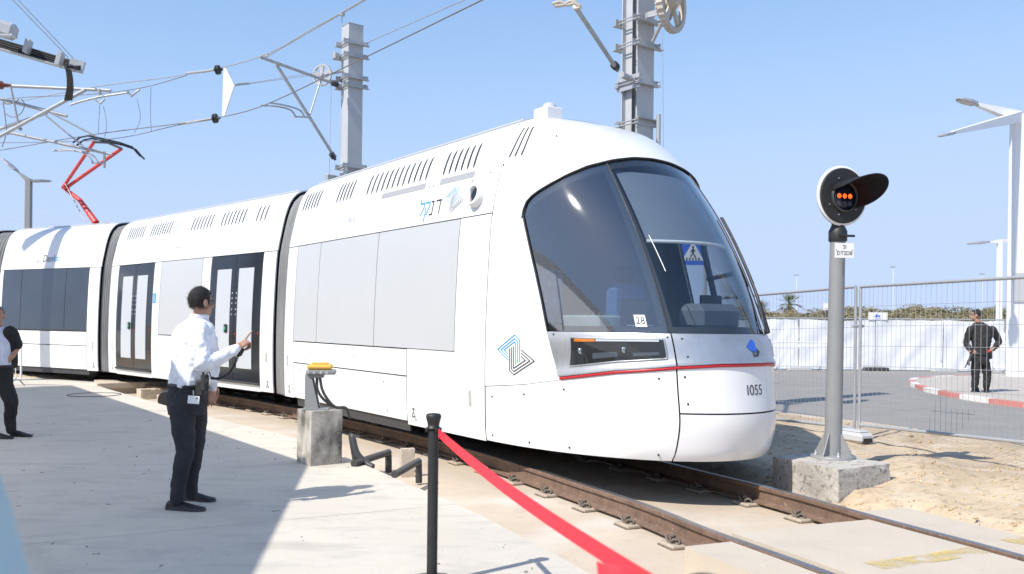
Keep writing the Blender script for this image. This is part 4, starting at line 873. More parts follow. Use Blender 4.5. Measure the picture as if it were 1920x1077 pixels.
obj('end_bracket', G().box(a1, (.3, .12, .26), np.stack([ax, side, upv], 1)), M['galvl'], lm)
for k in range(4): obj('cable', G().tube(smoothpts([a0 + upv * (.07 - .045 * k) + side * .0, a1 - ax * .4 + upv * (.07 - .045 * k) + side * .0, at(124 + 2 * k, 128, 20.1), at(127 + 3 * k, 160, 20.6), at(122 + 4 * k, 188, 21.0)], 6), .024, 6), M['rubber'], lm)
for x, y in ((52, 88), (112, 112)): obj('cable_strap', G().box(at(x, y, 19.9), (.10, .24, .30), np.stack([ax, side, upv], 1), .01), M['galvl'], lm)
g = G(); q = at(8, 56, 19.6); g.box(q, (.52, .32, .34), np.stack([nrm((1, .1, -.25)), nrm((-.1, 1, 0)), nrm((.25, 0, 1))], 1), .08); fl_ = obj('floodlight', g, M['galvl'], lm); obj('floodlight_glass', G().box(q + V(.1, -.02, -.15), (.30, .24, .06), None, .02), M['doorfilm'], fl_)
for a, b in (((24, 0), (128, 108)), ((34, 0), (140, 112))): obj('stay_wire', G().tube([at(a[0] - 60, a[1] - 60, 19.4), at(*a, 19.7), at(*b, 20.2)], .010, 5), M['wirel'], lm)
# left cantilever frame
lc_ = thing('cantilever_frame', at(60, 220, 21.5), 'crossed grey steel tubes of an overhead cantilever at the left edge', 'cantilever')
for a, b, r, d in (((-60, 158), (208, 170), .04, 21.4), ((-60, 170), (126, 218), .04, 21.6), ((160, 169), (-30, 272), .045, 21.2), ((88, 212), (-40, 256), .04, 21.8), ((20, 162), (36, 240), .025, 21.3), ((12, 248), (210, 290), .036, 21.9), ((80, 212), (156, 275), .02, 21.5), ((96, 212), (180, 256), .022, 21.6), ((196, 285), (196, 315), .03, 21.9)):
    obj('tube', G().tube([at(*a, d), at(*b, d + .2)], r, 8), M['galvl'], lc_)
for pts in (((99, 283), (140, 283), (165, 292), (175, 306)), ((112, 279), (150, 284), (172, 290), (184, 304)), ((172, 306), (198, 306))): obj('steady_arm', G().tube(smoothpts([at(x, y, 22) for x, y in pts], 5) if len(pts) > 2 else [at(x, y, 22) for x, y in pts], .02, 6), M['galv'], lc_)
for a, b in (((186, 168), (188, 184)), ((10, 245), (16, 252)), ((36, 240), (40, 244))): obj('clamp', G().tube([at(*a, 21.4), at(*b, 21.4)], .04, 6), M['galv'], lc_)
for pts in (((6, 190), (14, 196), (28, 192), (36, 186)), ((8, 212), (24, 220), (40, 212), (46, 196), (40, 186)), ((6, 192), (11, 230), (12, 250), (4, 276))): obj('jumper_cable', G().tube(smoothpts([at(x, y, 21.6) for x, y in pts], 5), .010, 6), M['wire'], lc_)
obj('insulator', G().lathe(at(-4, 160, 21.4), V(1, 0, 0), [(0, .06), (.04, .10), (.10, .10), (.14, .05), (.3, .03)], 12), mat('brown_insulator', (.16, .05, .03), .3, var=.1, scale=8), lc_)
for k, (y0, y1) in enumerate(((392, 424), (412, 436), (428, 444))): wire(('topmost', 'middle', 'lowest')[k] + ' of three faint distant cables sagging behind the left street lamp', [at(-40, y0 - 8, 90), at(120, (y0 + y1) / 2, 90), at(330, y1 + 6, 90)], .016, 'wirel')
# ------------------------------------------------------------------ street lamps
def lamp(x0, y0, zb, h, arms, w, label, m='whitep', sq=True):
    t = thing('street_lamp', (x0, y0, zb), label, 'street lamp', None)
    if sq: obj('pole', G().hexa([(x0 + a * w / 2, y0 + b * w / 2, zb) for a, b in ((-1, -1), (1, -1), (1, 1), (-1, 1))], [(x0 + a * w / 2.3, y0 + b * w / 2.3, h) for a, b in ((-1, -1), (1, -1), (1, 1), (-1, 1))]), M[m], t)
    else: obj('pole', G().tube([(x0, y0, zb), (x0, y0, h)], V(w / 2, w / 2.4), 12), M[m], t)
    for e, hd in arms:
        s = V(x0, y0, h - .08); e = np.asarray(e); d = nrm(e - s); sd = nrm(np.cross(d, ZU)); up = np.cross(sd, d); L = np.linalg.norm(e - s); j = s + d * (L - hd)
        q = lambda p, a, b: [p - sd * a - up * b, p + sd * a - up * b, p + sd * a + up * b, p - sd * a + up * b]
        obj('arm', G().hexa(q(s, w * .35, w * .42), q(j, w * .16, w * .12)), M[m], t)
        hg = G(); secs = [(0, .25, .2), (.15, .8, .45), (.5, 1, .5), (.85, .75, .35), (1, .3, .12)]; rows = []
        for k, a, b in secs: r_ = q(j + d * hd * k, hd * .22 * a, hd * .10 * b); rows.append(r_ + r_[:1])
        hg.grid(rows, False); hg.add(rows[-1][:4], [(0, 1, 2, 3)]); hd_ = obj('lamp_head', hg, M['galvl'], t)
        obj('lens', G().hexa(q(j + d * hd * .3 - up * hd * .055, hd * .15, .006), q(j + d * hd * .9 - up * hd * .04, hd * .10, .006)), M['film'], hd_)
    return t
lp = gz(1904, 706, .118); Yl = lp[1]
big = lamp(lp[0], Yl, .118, at(1908, 215, Yl)[2], [(at(1794, 185, Yl - .8), .75), (at(1763, 255, Yl - 3.2), .7)], .36, 'big white double-armed street lamp behind the guard in black')
obj('sign_plate', G().box((lp[0] - .02, Yl - .2, at(1905, 540, Yl)[2]), (.34, .02, .8), None), M['film'], big)
lamp(at(1873, 600, 44)[0], 44, -.3, at(1877, 450, 44)[2], [(at(1813, 457, 44), 1.1), (at(1965, 442, 44.5), 1.1)], .22, 'smaller white street lamp beyond the tarpaulin fence')
lamp(at(53, 440, 38)[0], 38, -.3, at(54, 336, 38)[2], [(at(4, 297, 38), .9), (at(97, 340, 38.5), .9)], .24, 'grey double-armed street lamp rising behind the tram at left', 'pole', True)
for x, y, lab in ((1674, 501, 'hair-thin distant light mast above the scrub left of the guard'), (1493, 516, 'hair-thin distant light mast near the palm tree'), (1841, 514, 'hair-thin distant light mast above the guard')):
    t = thing('light_mast', (at(x, 600, 150)[0], 150, -.3), lab, 'light mast', 'far light masts'); obj('pole', G().tube([(*at(x, 600, 150)[:2], -.3), (*at(x, 600, 150)[:2], at(x, y, 150)[2])], .055, 6), M['whitep'], t); obj('lamp_head', G().box(at(x, y, 150), (.8, .3, .14)), M['galv'], t)
# ------------------------------------------------------------------ trackside things
def concrete_block(c, right, back, w, d, z0, z1, m, label, chip=.012):
    bm = bmesh.new(); bmesh.ops.create_cube(bm, size=1); bmesh.ops.subdivide_edges(bm, edges=bm.edges, cuts=9, use_grid_fill=True)
    g = G(); v = []
    r2 = random.Random(label)
    for q in bm.verts:
        x, y, z = q.co; p = np.array(c) + np.array(right) * (x + .5) * w + np.array(back) * (y + .5) * d; e = sorted([abs(abs(k) - .5) for k in (x, y, z)])
        s = (chip * (1.6 if e[1] < .01 else .45)) * r2.random() ** 2
        ce = np.array(c) + np.array(right) * w / 2 + np.array(back) * d / 2; dv = (ce - p); v.append((p[0] + dv[0] * s / max(w, d) * 2, p[1] + dv[1] * s / max(w, d) * 2, z0 + (z + .5) * (z1 - z0) - (s * .8 if z > .49 else 0)))
    bm.verts.index_update(); f = [[q.index for q in p.verts] for p in bm.faces]; bm.free(); g.add(v, f)
    return obj('concrete_block', g, M[m], label=label, cat='concrete block', base=(c[0], c[1], z0))
cb = V(-2.035, 9.24)
concrete_block(cb, (.8, .6), (-.6, .8), .35, .35, -.02, .56, 'block', 'tall dark-stained concrete block carrying the yellow-lidded sensor', .003)
sp = V(cb[0], cb[1], 0) + V(.8, .6, 0) * .13 + V(-.6, .8, 0) * .17
ts = thing('trackside_sensor', sp + ZU * .56, 'grey cast sensor stand with a yellow lid on the tall concrete block', 'sensor')
zt_ = at(600, 692, 9.4)[2]; bx = V(1, .12, 0); by = V(-.12, 1, 0); MX = np.stack([bx, by, ZU], 1)
obj('base_plate', G().box(sp + ZU * .568, (.26, .18, .016), MX), M['pole'], ts)
g = G(); lo = sp + V(-.065, 0, .57); hi = sp + V(-.075, 0, zt_ - .06)
for o in (-.05, .05): g.hexa([lo + V(-.04, o - .012, 0), lo + V(.10, o - .012, 0), lo + V(.10, o + .012, 0), lo + V(-.04, o + .012, 0)], [hi + V(-.03, o - .012, 0), hi + V(.03, o - .012, 0), hi + V(.03, o + .012, 0), hi + V(-.03, o + .012, 0)])
g.hexa([lo + V(-.03, -.05, .05), lo + V(.01, -.05, .05), lo + V(.01, .05, .05), lo + V(-.03, .05, .05)], [hi + V(-.02, -.05, 0), hi + V(.02, -.05, 0), hi + V(.02, .05, 0), hi + V(-.02, .05, 0)]); obj('bracket_leg', g, M['pole'], ts)
obj('housing', G().box(sp + V(.05, 0, zt_ - .035), (.30, .17, .05), MX, .012).box(sp + V(.0, 0, zt_ - .075), (.16, .12, .04), MX, .01), M['pole'], ts)
obj('lid', G().box(sp + V(.04, 0, zt_ + .02), (.26, .18, .055), MX, .02).box(sp + V(.04, 0, zt_ + .055), (.17, .10, .02), MX, .008), M['yellow'], ts)
for k, x in enumerate((-.06, .0, .07, .13)): obj('cable_gland', G().lathe(sp + V(x, -.085, zt_ - .04), V(0, -1, 0), [(0, .016), (.02, .016), (.03, .009)], 8), M['galvl'], ts)
for k in range(2): obj('cable', G().tube(smoothpts([sp + V(.01 + .03 * k, -.02, zt_ - .09), sp + V(.02 + .05 * k, -.03, zt_ - .22), sp + V(.09 + .04 * k, -.02, .66), sp + V(.20, .02, .585), sp + V(.30, .06, .572), sp + V(.34, .1, .46)], 6), .015, 8), M['greydk'], ts)
for pts, lab, r in (([(-1.62, 9.52, .0), (-1.66, 9.46, .30), (-1.60, 9.42, .12), (-1.50, 9.40, .02), (-1.42, 9.36, -.02)], 'thick black cable bending down beside the tall block', .035),
                    ([(-1.60, 9.25, .03), (-1.36, 9.85, .05), (-1.34, 9.93, .03), (-1.335, 9.94, -.17)], 'dark conduit pipe elbowing into the track bed, nearest the tall block', .037),
                    ([(-1.10, 8.62, .03), (-.96, 9.25, .05), (-.945, 9.32, .03), (-.94, 9.33, -.17)], 'dark conduit pipe elbowing into the track bed, nearest the black post', .036)):
    obj('conduit', G().tube(smoothpts(pts, 5), r, 10), M['greydk'], label=lab, cat='pipe', base=pts[0])
concrete_block((-1.17, 9.72), (.93, .37), (-.37, .93), .15, .06, SLAB_Z, .12, 'slab', 'small concrete marker stub between the two conduits', .006)
obj('conduit', G().tube([(-6.55, 17.2, -.06), (-6.9, 18.2, -.08)], .15, 14), M['blackm'], label='black pipe end in the sunken track bed behind the man in white', cat='pipe', base=(-6.9, 18.2, -.1))
for p, z in (((-7.6, 18.6), .02), ((-6.9, 17.9), -.04)): concrete_block(p, (.8, .6), (-.6, .8), .5, .35, SLAB_Z, z, 'slab', 'lumpy concrete stub in the track bed ' + ('under the left door' if z > 0 else 'beside the black pipe end'), .02)
# signal
sb = V(2.93, 8.09); rt, bk = nrm((.70, .44)), nrm((-.36, .80))
concrete_block(sb, rt, bk, .74, .88, -.2, .21, 'blockl', 'wide whitewashed concrete base under the signal post', .009)
pb = V(3.14, 8.83, .21); pt = at(1571, 436, 8.86); hd = at(1583, 367, 8.78)
sg = thing('railway_signal', pb, 'grey post with a round black signal head showing three orange lights', 'signal')
obj('post', G().tube([pb, pt], V(.083, .072), 24), M['pole'], sg)
obj('base_flange', G().lathe(pb, ZU, [(0, .21), (.022, .21), (.024, .12), (.028, .084)], 24), M['pole'], sg)
for k in range(4):
    a = k * np.pi / 2 + .75; d = V(math.cos(a), math.sin(a), 0); obj('gusset', G().plate([pb + d * .07 + ZU * .02, pb + d * .20 + ZU * .02, pb + d * .085 + ZU * .24, pb + d * .07 + ZU * .24], V(-d[1], d[0], 0) * .012), M['pole'], sg)
    obj('anchor_bolt', G().lathe(pb + V(math.cos(a + .78), math.sin(a + .78), 0) * .165 + ZU * .022, ZU, [(0, .018), (.02, .018), (.02, .011), (.05, .01)], 8), M['galv'], sg)
obj('collar', G().lathe(pt - ZU * .09, ZU, [(0, .085), (.01, .088), (.10, .088), (.115, .08), (.16, .06)], 20).tube([pt + V(-.02, -.09, -.04), pt + V(.14, -.06, -.04)], .012, 8), M['rubber'], sg)
sn = nrm((.34, -.94, .0)); sr = nrm(np.cross(ZU, sn))
obj('head_stem', G().tube([pt - ZU * .02, V(pt[0], pt[1], hd[2]) - sn * .06], .05, 10), M['rubber'], sg)
bd = obj('backboard', G().lathe(hd - sn * .03, sn, [(0, .262), (.006, .268), (.022, .268), (.022, .255)], 44), M['blackm'], sg)
obj('board_rim', G().lathe(hd - sn * .045, sn, [(0, .28), (.0, .292), (.02, .292), (.02, .27)], 44), M['signw'], bd)
obj('rear_housing', G().lathe(hd - sn * .16 + sr * .05 - ZU * .03, sn, [(0, .16), (.02, .19), (.11, .20), (.115, .15)], 24).box(hd - sn * .09 + sr * .2 - ZU * .12, (.12, .06, .2), np.stack([sn, sr, ZU], 1), .02), M['film'], bd)
lc2 = hd + sn * .0 - ZU * .01 - sr * .0
obj('lens_ring', G().lathe(lc2 - sn * .005, sn, [(0, .15), (.03, .15), (.03, .136), (.006, .134)], 32), M['greydk'], bd)
obj('lens_panel', G().lathe(lc2 - sn * .005, sn, [(0, .133), (.009, .133), (.010, .05)], 32), mat('dark_lens_panel', (.010, .012, .03), .25, var=.2, scale=20), bd)
lit = mat('lit_orange_led', (1, .15, .02), .4, emit=1.3); ledo = mat('unlit_led', (.13, .14, .22), .3, var=.2, scale=40)
for r_, m_, dz in ((0, lit, .005), (1, ledo, -.068)):
    for k in (-1, 0, 1):
        cpos = lc2 + sr * k * .064 + ZU * dz; base_ = None
        bs = obj('led_cluster', G().lathe(cpos + sn * .004, sn, [(0, .027), (.003, .027), (.003, .02)], 16), M['blackm'] if r_ else mat('led_base', (.20, .02, .005), .4, emit=.12), bd)
        dots = [(0, 0)] + [(.010 * math.cos(a), .010 * math.sin(a)) for a in np.arange(6) * math.pi / 3] + [(.020 * math.cos(a), .020 * math.sin(a)) for a in np.arange(11) * math.pi / 5.5]
        gg = G()
        for x, y in dots: gg.lathe(cpos + sr * x + ZU * y + sn * .006, sn, [(0, .0042), (.004, .003)], 6)
        obj('led', gg, m_, bs, kind='stuff')
# long hood, a half tube cut away to a point
g = G(); rows = []; rows2 = []; th_ = np.linspace(-.75, 2.8, 28)
for k in np.linspace(0, 1, 14):
    row = []; row2 = []
    for t in th_:
        f_ = max(0, math.sin((t + .75) / 3.55 * np.pi)) ** .55; L = .02 + .44 * f_; rr_ = .152 + .012 * k
        e = sr * math.cos(t) + ZU * math.sin(t); row.append(lc2 + sn * L * k + e * rr_); row2.append(lc2 + sn * L * k + e * (rr_ - .008))
    rows.append(row); rows2.append(row2)
g.grid(rows); g.grid(rows2, True, True); g.grid([rows[-1], rows2[-1]], False); obj('hood', g, mat('hood_black', (.008, .008, .0085), .6, var=.2, scale=12), bd)
for a in (.5, 1.9, 3.6, 4.4, 5.6): obj('board_screw', G().lathe(lc2 + (sr * math.cos(a) + ZU * math.sin(a)) * .185 - sn * .01, sn, [(0, .007), (.008, .006)], 6), M['galvl'], bd)
pc_ = at(1583, 470, 8.70); pn = nrm((.15, -1, 0)); pr_ = nrm(np.cross(ZU, pn)); PMX = np.stack([pr_, -pn, ZU], 1)
pl = obj('number_plate', G().box(pc_, (.192, .008, .142), PMX), M['signw'], sg)
for s_, y_, sz in (('SI', .033, .052), ('DT2D8', -.027, .052)):
    v, f = text_mesh(s_, sz); obj('plate_lettering', G().add([pc_ + pr_ * x + ZU * (y + y_) + pn * .0065 for x, y in v[:, :2]], f), M['ink'], pl)
for s_ in (-1, 1): obj('plate_screw', G().lathe(pc_ + pr_ * s_ * .082 + ZU * .002 + pn * .003, pn, [(0, .005), (.004, .004)], 8), M['ink'], pl)
# ------------------------------------------------------------------ rope barrier
sp0 = V(-.44, 5.16, 0)
def belt_post(p, h, label):
    t = thing('barrier_post', p, label, 'barrier post', 'belt barrier posts')
    p = np.asarray(p, float)
    obj('base', G().lathe(p, ZU, [(0, .17), (.012, .17), (.03, .13), (.04, .03)], 32), M['rubber'], t)
    obj('tube', G().tube([p + ZU * .03, p + ZU * (h - .075)], .030, 24), M['blackm'], t)
    obj('belt_cassette', G().lathe(p + ZU * (h - .082), ZU, [(0, .030), (.002, .044), (.006, .044), (.010, .033), (.03, .034), (.062, .043), (.075, .044), (.084, .038), (.088, .02)], 28), M['rubber'], t)
    for k in range(4): a = k * np.pi / 2 + .5; obj('belt_clip', G().box(p + V(math.cos(a) * .038, math.sin(a) * .038, h - .088), (.022, .018, .022), Matrix.Rotation(a, 3, 'Z'), .003), M['rubber'], t)
    return t
h0 = at(815, 777, 5.16)[2]
belt_post(sp0, h0, 'slim black barrier post with a cap holding the red belt')
e0 = at(822, 812, 5.12); e1 = V(.40, 2.10, e0[2] - .012)
belt_post((e1[0] + .05, e1[1] - .02, 0), e1[2] + .062, 'black barrier post at the bottom edge where the red belts meet')
g = G(); rows = []
for k in np.linspace(0, 1, 24):
    c = e0 + (e1 - e0) * k - ZU * .055 * math.sin(math.pi * k) * .6; tw = .25 * math.sin(math.pi * k); s_ = V(tw * .95, tw * .2, 1) * .0245; s_ = nrm(s_) * .0245
    rows.append([c - s_, c + s_])
g.panel(rows, .0012); obj('red_belt', g, M['tape'], label='bright red belt stretched from the black post to the lower right', cat='belt', base=e0)
g = G(); A = V(e1[0], e1[1], e1[2]); rows = []
P_, Q_ = at(1118, 1056, 2.06), at(1262, 1120, 2.0)
for k in np.linspace(0, 1, 10):
    c = P_ + (Q_ - P_) * k; rows.append([c - ZU * .07 + V(0, .0, 0), c - ZU * .03 + V(.004, -.012 * math.sin(5 * k), 0), c + ZU * .0 + V(0, .008 * math.sin(9 * k), .004 + .018 * math.sin(math.pi * k) ** 2)])
g.panel(rows, .0015); obj('red_ribbon', g, M['tape'], label='loose flap of red ribbon tied where the belt ends', cat='ribbon', base=e1)
# ------------------------------------------------------------------ fences
def mesh_fence(A, B, z0a, z1a, z0b, z1b, label, nv, tz=None):
    A, B = np.asarray(A, float), np.asarray(B, float); t = thing('mesh_fence_panel', (*A, z0a), label, 'fence panel', 'temporary mesh fence panels')
    P = lambda k, h: V(*(A + (B - A) * k), (z0a + (z0b - z0a) * k) * (1 - h) + (z1a + (z1b - z1a) * k) * h)
    for k in (0, 1): obj('upright', G().tube([P(k, -.02) - ZU * .10, P(k, 1)], .020, 10), M['galvl'], t)
    for h in (0, 1): obj('rail_tube', G().tube([P(0, h), P(1, h)], .020, 10), M['galvl'], t)
    g = G(); d = nrm(np.append(B - A, 0)); n_ = V(-d[1], d[0], 0)
    for k in np.linspace(0, 1, nv + 2)[1:-1]: g.tube([P(k, 0), P(k, 1)], .0024, 4, False)
    for h in np.linspace(0, 1, 8)[1:-1]: g.tube([P(0, h) - n_ * .004, P(1, h) - n_ * .004], .0026, 4, False)
    obj('wire_mesh', g, M['galvl'], t, kind='stuff'); return t
fa = at(1612, 700, 11.5)[:2]; fb = at(2120, 700, 8.1)[:2]
mesh_fence(fa, fb, at(1612, 797, 11.5)[2], at(1612, 538, 11.5)[2], at(2120, 851, 8.1)[2], at(2120, 508, 8.1)[2], 'wire mesh fence panel right of the signal post', 44)
fa2 = at(1603, 700, 11.7)[:2]; fb2 = at(1330, 700, 14.6)[:2]
mesh_fence(fa2, fb2, at(1603, 803, 11.7)[2], at(1603, 538, 11.7)[2], at(1330, 772, 14.6)[2], at(1330, 561, 14.6)[2], 'wire mesh fence panel between the tram nose and signal post', 40)
ft = gz(1607, 832, .02); ff = thing('fence_foot', ft, 'pale plastic fence foot block right of the signal base', 'fence foot')
FM = np.stack([nrm((.9, .42, 0)), nrm((-.42, .9, 0)), ZU], 1)
obj('foot_body', G().box(ft + V(0, .12, .075), (.25, .46, .13), FM, .035).box(ft + V(0, .12, .15), (.18, .36, .03), FM, .012), M['film'], ff); obj('hand_hole', G().box(ft + V(0, .12, .05) - FM[:, 1] * .225, (.14, .03, .05), FM), M['blackm'], ff)
cl_ = obj('fence_clamp', G().box(at(1609, 612, 11.55), (.14, .05, .035), None, .008), M['galv'], ff)
# tarpaulin-covered site fence
def hoarding(x0, x1, y0a, y1a, Y0, Y1, label, seed):
    A, B = at(x0, 650, Y0)[:2], at(x1, 650, Y1)[:2]; zb, zt2 = .06, at(x0, y0a, Y0)[2]; r_ = np.random.default_rng(seed)
    t = thing('covered_fence_panel', (*A, 0), label, 'fence panel', 'white tarpaulin fence panels')
    P = lambda k, z, o=0: V(*(A + (B - A) * k), z) + V(0, -1, 0) * o
    for k in (.012, .988): obj('upright', G().tube([P(k, 0), P(k, zt2 + .02)], .024, 8), M['galv'], t)
    for z in (zt2, zb + .03): obj('rail_tube', G().tube([P(.012, z), P(.988, z)], .022, 8), M['galvl'], t)
    rows = []; ph = r_.random(6) * 6.3; sw = .10 + .12 * r_.random()
    for k in np.linspace(.004, .996, 26):
        row = []; top = zt2 - .03 - (sw * math.sin(math.pi * (k - .02) / .96) ** 2 * .25 if seed % 2 else .05 * abs(math.sin(3 * math.pi * k)) * .3)
        for h in np.linspace(0, 1, 12):
            o = .04 + .012 * math.sin(7 * k + 5 * h + ph[0]) + .008 * math.sin(17 * k - 9 * h + ph[1]) + .022 * math.sin(4 * (1 - h) * (k - .5) * 5 + ph[2]) * h + .010 * math.sin(31 * k * (1.1 - h) + ph[3])
            row.append(P(k, zb + (top - zb) * h, o))
        rows.append(row)
    obj('tarpaulin', G().panel(rows, .003, 0, V(0, -1, 0)), M['tarp'], t)
    obj('foot', G().box(P(.99, .075) + V(0, -.1, 0), (.75, .5, .14), None, .03), M['film'] if seed % 3 else M['greydk'], t)
hx = [1130, 1268, 1352, 1425, 1497, 1640, 1767, 1884, 2010]
hl_ = ['seen low through the windscreen', 'glimpsed through the cab glass', 'beside the tram nose', 'behind the crowd barrier', 'behind the signal post', 'with a swagged fold left of the guard', 'directly behind the guard', 'at the right edge behind the big lamp pole']
for i, (a, b) in enumerate(zip(hx[:-1], hx[1:])):
    Ya = 29.5; hoarding(a + .2, b - .2, 598 + (a - 1640) * .008, 0, Ya, Ya, 'white tarpaulin fence panel ' + hl_[i], 11 + i)
fs = at(1646, 593, 29.42); pl = thing('sign_board', fs, 'small white board with a blue animal emblem on the tarpaulin fence', 'sign')
obj('board', G().box(fs, (.62, .02, .24)), M['signw'], pl)
lion = [(-.10, -.05), (-.09, .0), (-.05, .02), (-.06, .05), (-.03, .07), (.0, .05), (.005, .02), (.06, .025), (.10, .05), (.09, .01), (.08, -.02), (.11, -.055), (.08, -.055), (.05, -.02), (.0, -.025), (-.03, -.055), (-.06, -.055), (-.04, -.02), (-.07, -.02)]
obj('emblem', G().add([fs + V(x - .02, -.014, y) for x, y in lion], [list(range(len(lion)))[::-1]]), M['blued'], pl); obj('caption_bar', G().box(fs + V(0, -.0125, -.085), (.2, .004, .012)), M['blued'], pl)
# crowd barriers in front of it
def crowd_barrier(x0, x1, yt, yb, Y, label, z0=.03):
    A, B = at(x0, yt, Y), at(x1, yt, Y); h = A[2]; t = thing('crowd_barrier', (A[0], Y, z0), label, 'crowd barrier', 'crowd control barriers')
    P = lambda k, z: V(*(A + (B - A) * k)[:2], z)
    fr_ = smoothpts([P(0, z0 + .16), P(0, h - .08), P(.03, h), P(.97, h), P(1, h - .08), P(1, z0 + .16)], 5); obj('frame', G().tube(fr_, .020, 8).tube([P(0, z0 + .16), P(1, z0 + .16)], .018, 8).tube([P(0, h - .18), P(1, h - .18)], .014, 8), M['whitep'], t)
    n = int(np.linalg.norm(B - A) / .12)
    for k in np.linspace(0, 1, n + 2)[1:-1]: obj('bar', G().tube([P(k, z0 + .16), P(k, h - .18)], .008, 5), M['whitep'], t)
    obj('name_strip', G().box((P(.5, h - .09)), (abs(B[0] - A[0]) * .9, .01, .11)), M['signw'], t)
    for k in (.12, .88): obj('foot', G().tube(smoothpts([P(k, z0 + .01) + V(0, -.3, 0), P(k, z0 + .10) + V(0, -.15, 0), P(k, z0 + .17), P(k, z0 + .10) + V(0, .15, 0), P(k, z0 + .01) + V(0, .3, 0)], 5), .015, 6), M['galv'], t)
crowd_barrier(1447, 1553, 642, 698, 28.4, 'white crowd barrier left of the signal post'); crowd_barrier(1856, 1895, 646, 700, 27.0, 'short white crowd barrier behind the guard', .118)
crowd_barrier(-30, 40, 640, 712, 19.4, 'white crowd barrier behind the man at the left edge', 0.0)
# pedestrian crossing sign, seen through the windscreen
ps = at(1299, 474, 20.5); t = thing('crossing_sign', (ps[0] + .28, ps[1] + .06, 0), 'blue pedestrian crossing sign seen through the tram windscreen', 'road sign')
obj('pole', G().tube([(ps[0] + .30, ps[1] + .06, 0), (ps[0] + .30, ps[1] + .06, ps[2] + .4)], .035, 10), M['galvl'], t); b_ = obj('sign_face', G().box(ps, (.56, .02, .56), None, .008), M['blued'], t)
obj('white_triangle', G().plate([ps + V(-.25, -.013, -.18), ps + V(.25, -.013, -.18), ps + V(.0, -.013, .25)], V(0, .003, 0)), M['signw'], b_)
g = G()
for pl_, w_ in (([(0, .09), (0, .0)], .05), ([(0, .0), (-.055, -.11)], .028), ([(0, .0), (.06, -.11)], .028), ([(-.005, .075), (-.055, .01)], .02), ([(.005, .075), (.06, .03)], .02)):
    v, f = stroke(pl_, w_); g.add([ps + V(x, -.018, y) for x, y in v], f)
g.lathe(ps + V(0, -.0155, .125), V(0, -1, 0), [(0, .026), (.003, .026)], 12); obj('walking_figure', g, M['ink'], b_)
for x in (-.14, -.07, 0, .07, .14): obj('stripe', G().box(ps + V(x, -.0165, -.145), (.035, .003, .05)), M['ink'], b_)
fab = bpy.data.materials.new('tent_fabric'); fab.use_nodes = True; nt_ = fab.node_tree; nt_.nodes.remove(nt_.nodes['Principled BSDF'])
df_ = nt_.nodes.new('ShaderNodeBsdfDiffuse'); tr_ = nt_.nodes.new('ShaderNodeBsdfTranslucent'); mx_ = nt_.nodes.new('ShaderNodeMixShader'); mx_.inputs[0].default_value = .70
df_.inputs[0].default_value = (.8, .8, .8, 1); tr_.inputs[0].default_value = (.93, .93, .92, 1); nt_.links.new(df_.outputs[0], mx_.inputs[1]); nt_.links.new(tr_.outputs[0], mx_.inputs[2]); nt_.links.new(mx_.outputs[0], nt_.nodes['Material Output'].inputs[0]); M['fabric'] = fab
# event tent roof outside the frame at left, whose shade lies over the apron
tent = thing('event_tent', (-9, 8, 0), 'white event tent standing left of the picture', 'tent'); HT = 3.6; k_ = HT / math.tan(SUN_EL); off = V(SUN_AZ.x, SUN_AZ.y) * k_
c0, c1, c2 = V(-2.11, 9.40), V(-1.52, 5.32), V(-9.6, 19.75)
c1 = c0 + (c1 - c0) * 2.6
roofp = [c0 + off, c1 + off, V(-13, -4), V(-20, 8), c2 + off]
obj('roof', G().add([(p[0], p[1], HT + .02) for p in roofp], [list(range(len(roofp)))]), M['fabric'], tent)
for a, b in zip(roofp, roofp[1:] + roofp[:1]):
    obj('valance', G().plate([(a[0], a[1], HT - .28), (b[0], b[1], HT - .28), (b[0], b[1], HT + .02), (a[0], a[1], HT + .02)], V(.01, .01, 0)), M['fabric'], tent); obj('leg', G().tube([(a[0], a[1], 0), (a[0], a[1], HT)], .05, 8), M['whitep'], tent)
for a, b in ((roofp[2], roofp[3]), (roofp[3], roofp[4] + (roofp[3] - roofp[4]) * .12)): obj('reflection_wall', G().plate([(a[0], a[1], .02), (b[0], b[1], .02), (b[0], b[1], HT - .03), (a[0], a[1], HT - .03)], V(.012, .012, 0)), mat('reflection_wall_dark', (.018, .018, .02), .9, var=.2, scale=2), tent)  # unseen walls added to give the tram's side glass something dark to reflect
# ------------------------------------------------------------------ scrub, palms beyond the fence
obj('dune', (lambda g: g.grid([[(x, y, EARTH_Z + .02 + (2.35 + .3 * math.sin(x * .043) + .2 * math.sin(x * .13 + 1)) * math.exp(-((y - 92) / 26) ** 2)) for y in np.linspace(36, 150, 24)] for x in np.linspace(-160, 260, 140)]) and g)(G()), M['earth'], kind='structure')
def dune_z(x, y): return EARTH_Z + .02 + (2.35 + .3 * math.sin(x * .043) + .2 * math.sin(x * .13 + 1)) * math.exp(-((y - 92) / 26) ** 2)
def bush_mesh(seed, m):
    r_ = np.random.default_rng(seed); g = G(); lob = [(r_.normal() * .5, r_.normal() * .4, .35 + .3 * r_.random(), .35 + .3 * r_.random()) for _ in range(6)]
    for k in range(1500):
        x, y, z, s_ = lob[r_.integers(6)]; d = r_.normal(size=3); d /= np.linalg.norm(d); p = V(x, y, z) + d * s_ * (.55 + .5 * r_.random()) * V(1, 1, .8)
        if p[2] < 0: continue
        a = nrm(r_.normal(size=3)) * .055; b = nrm(np.cross(a, r_.normal(size=3))) * .035; g.add([p - a, p + b, p + a, p - b], [(0, 1, 2, 3)])
    me = g.mesh('foliage'); me.materials.append(m); return me
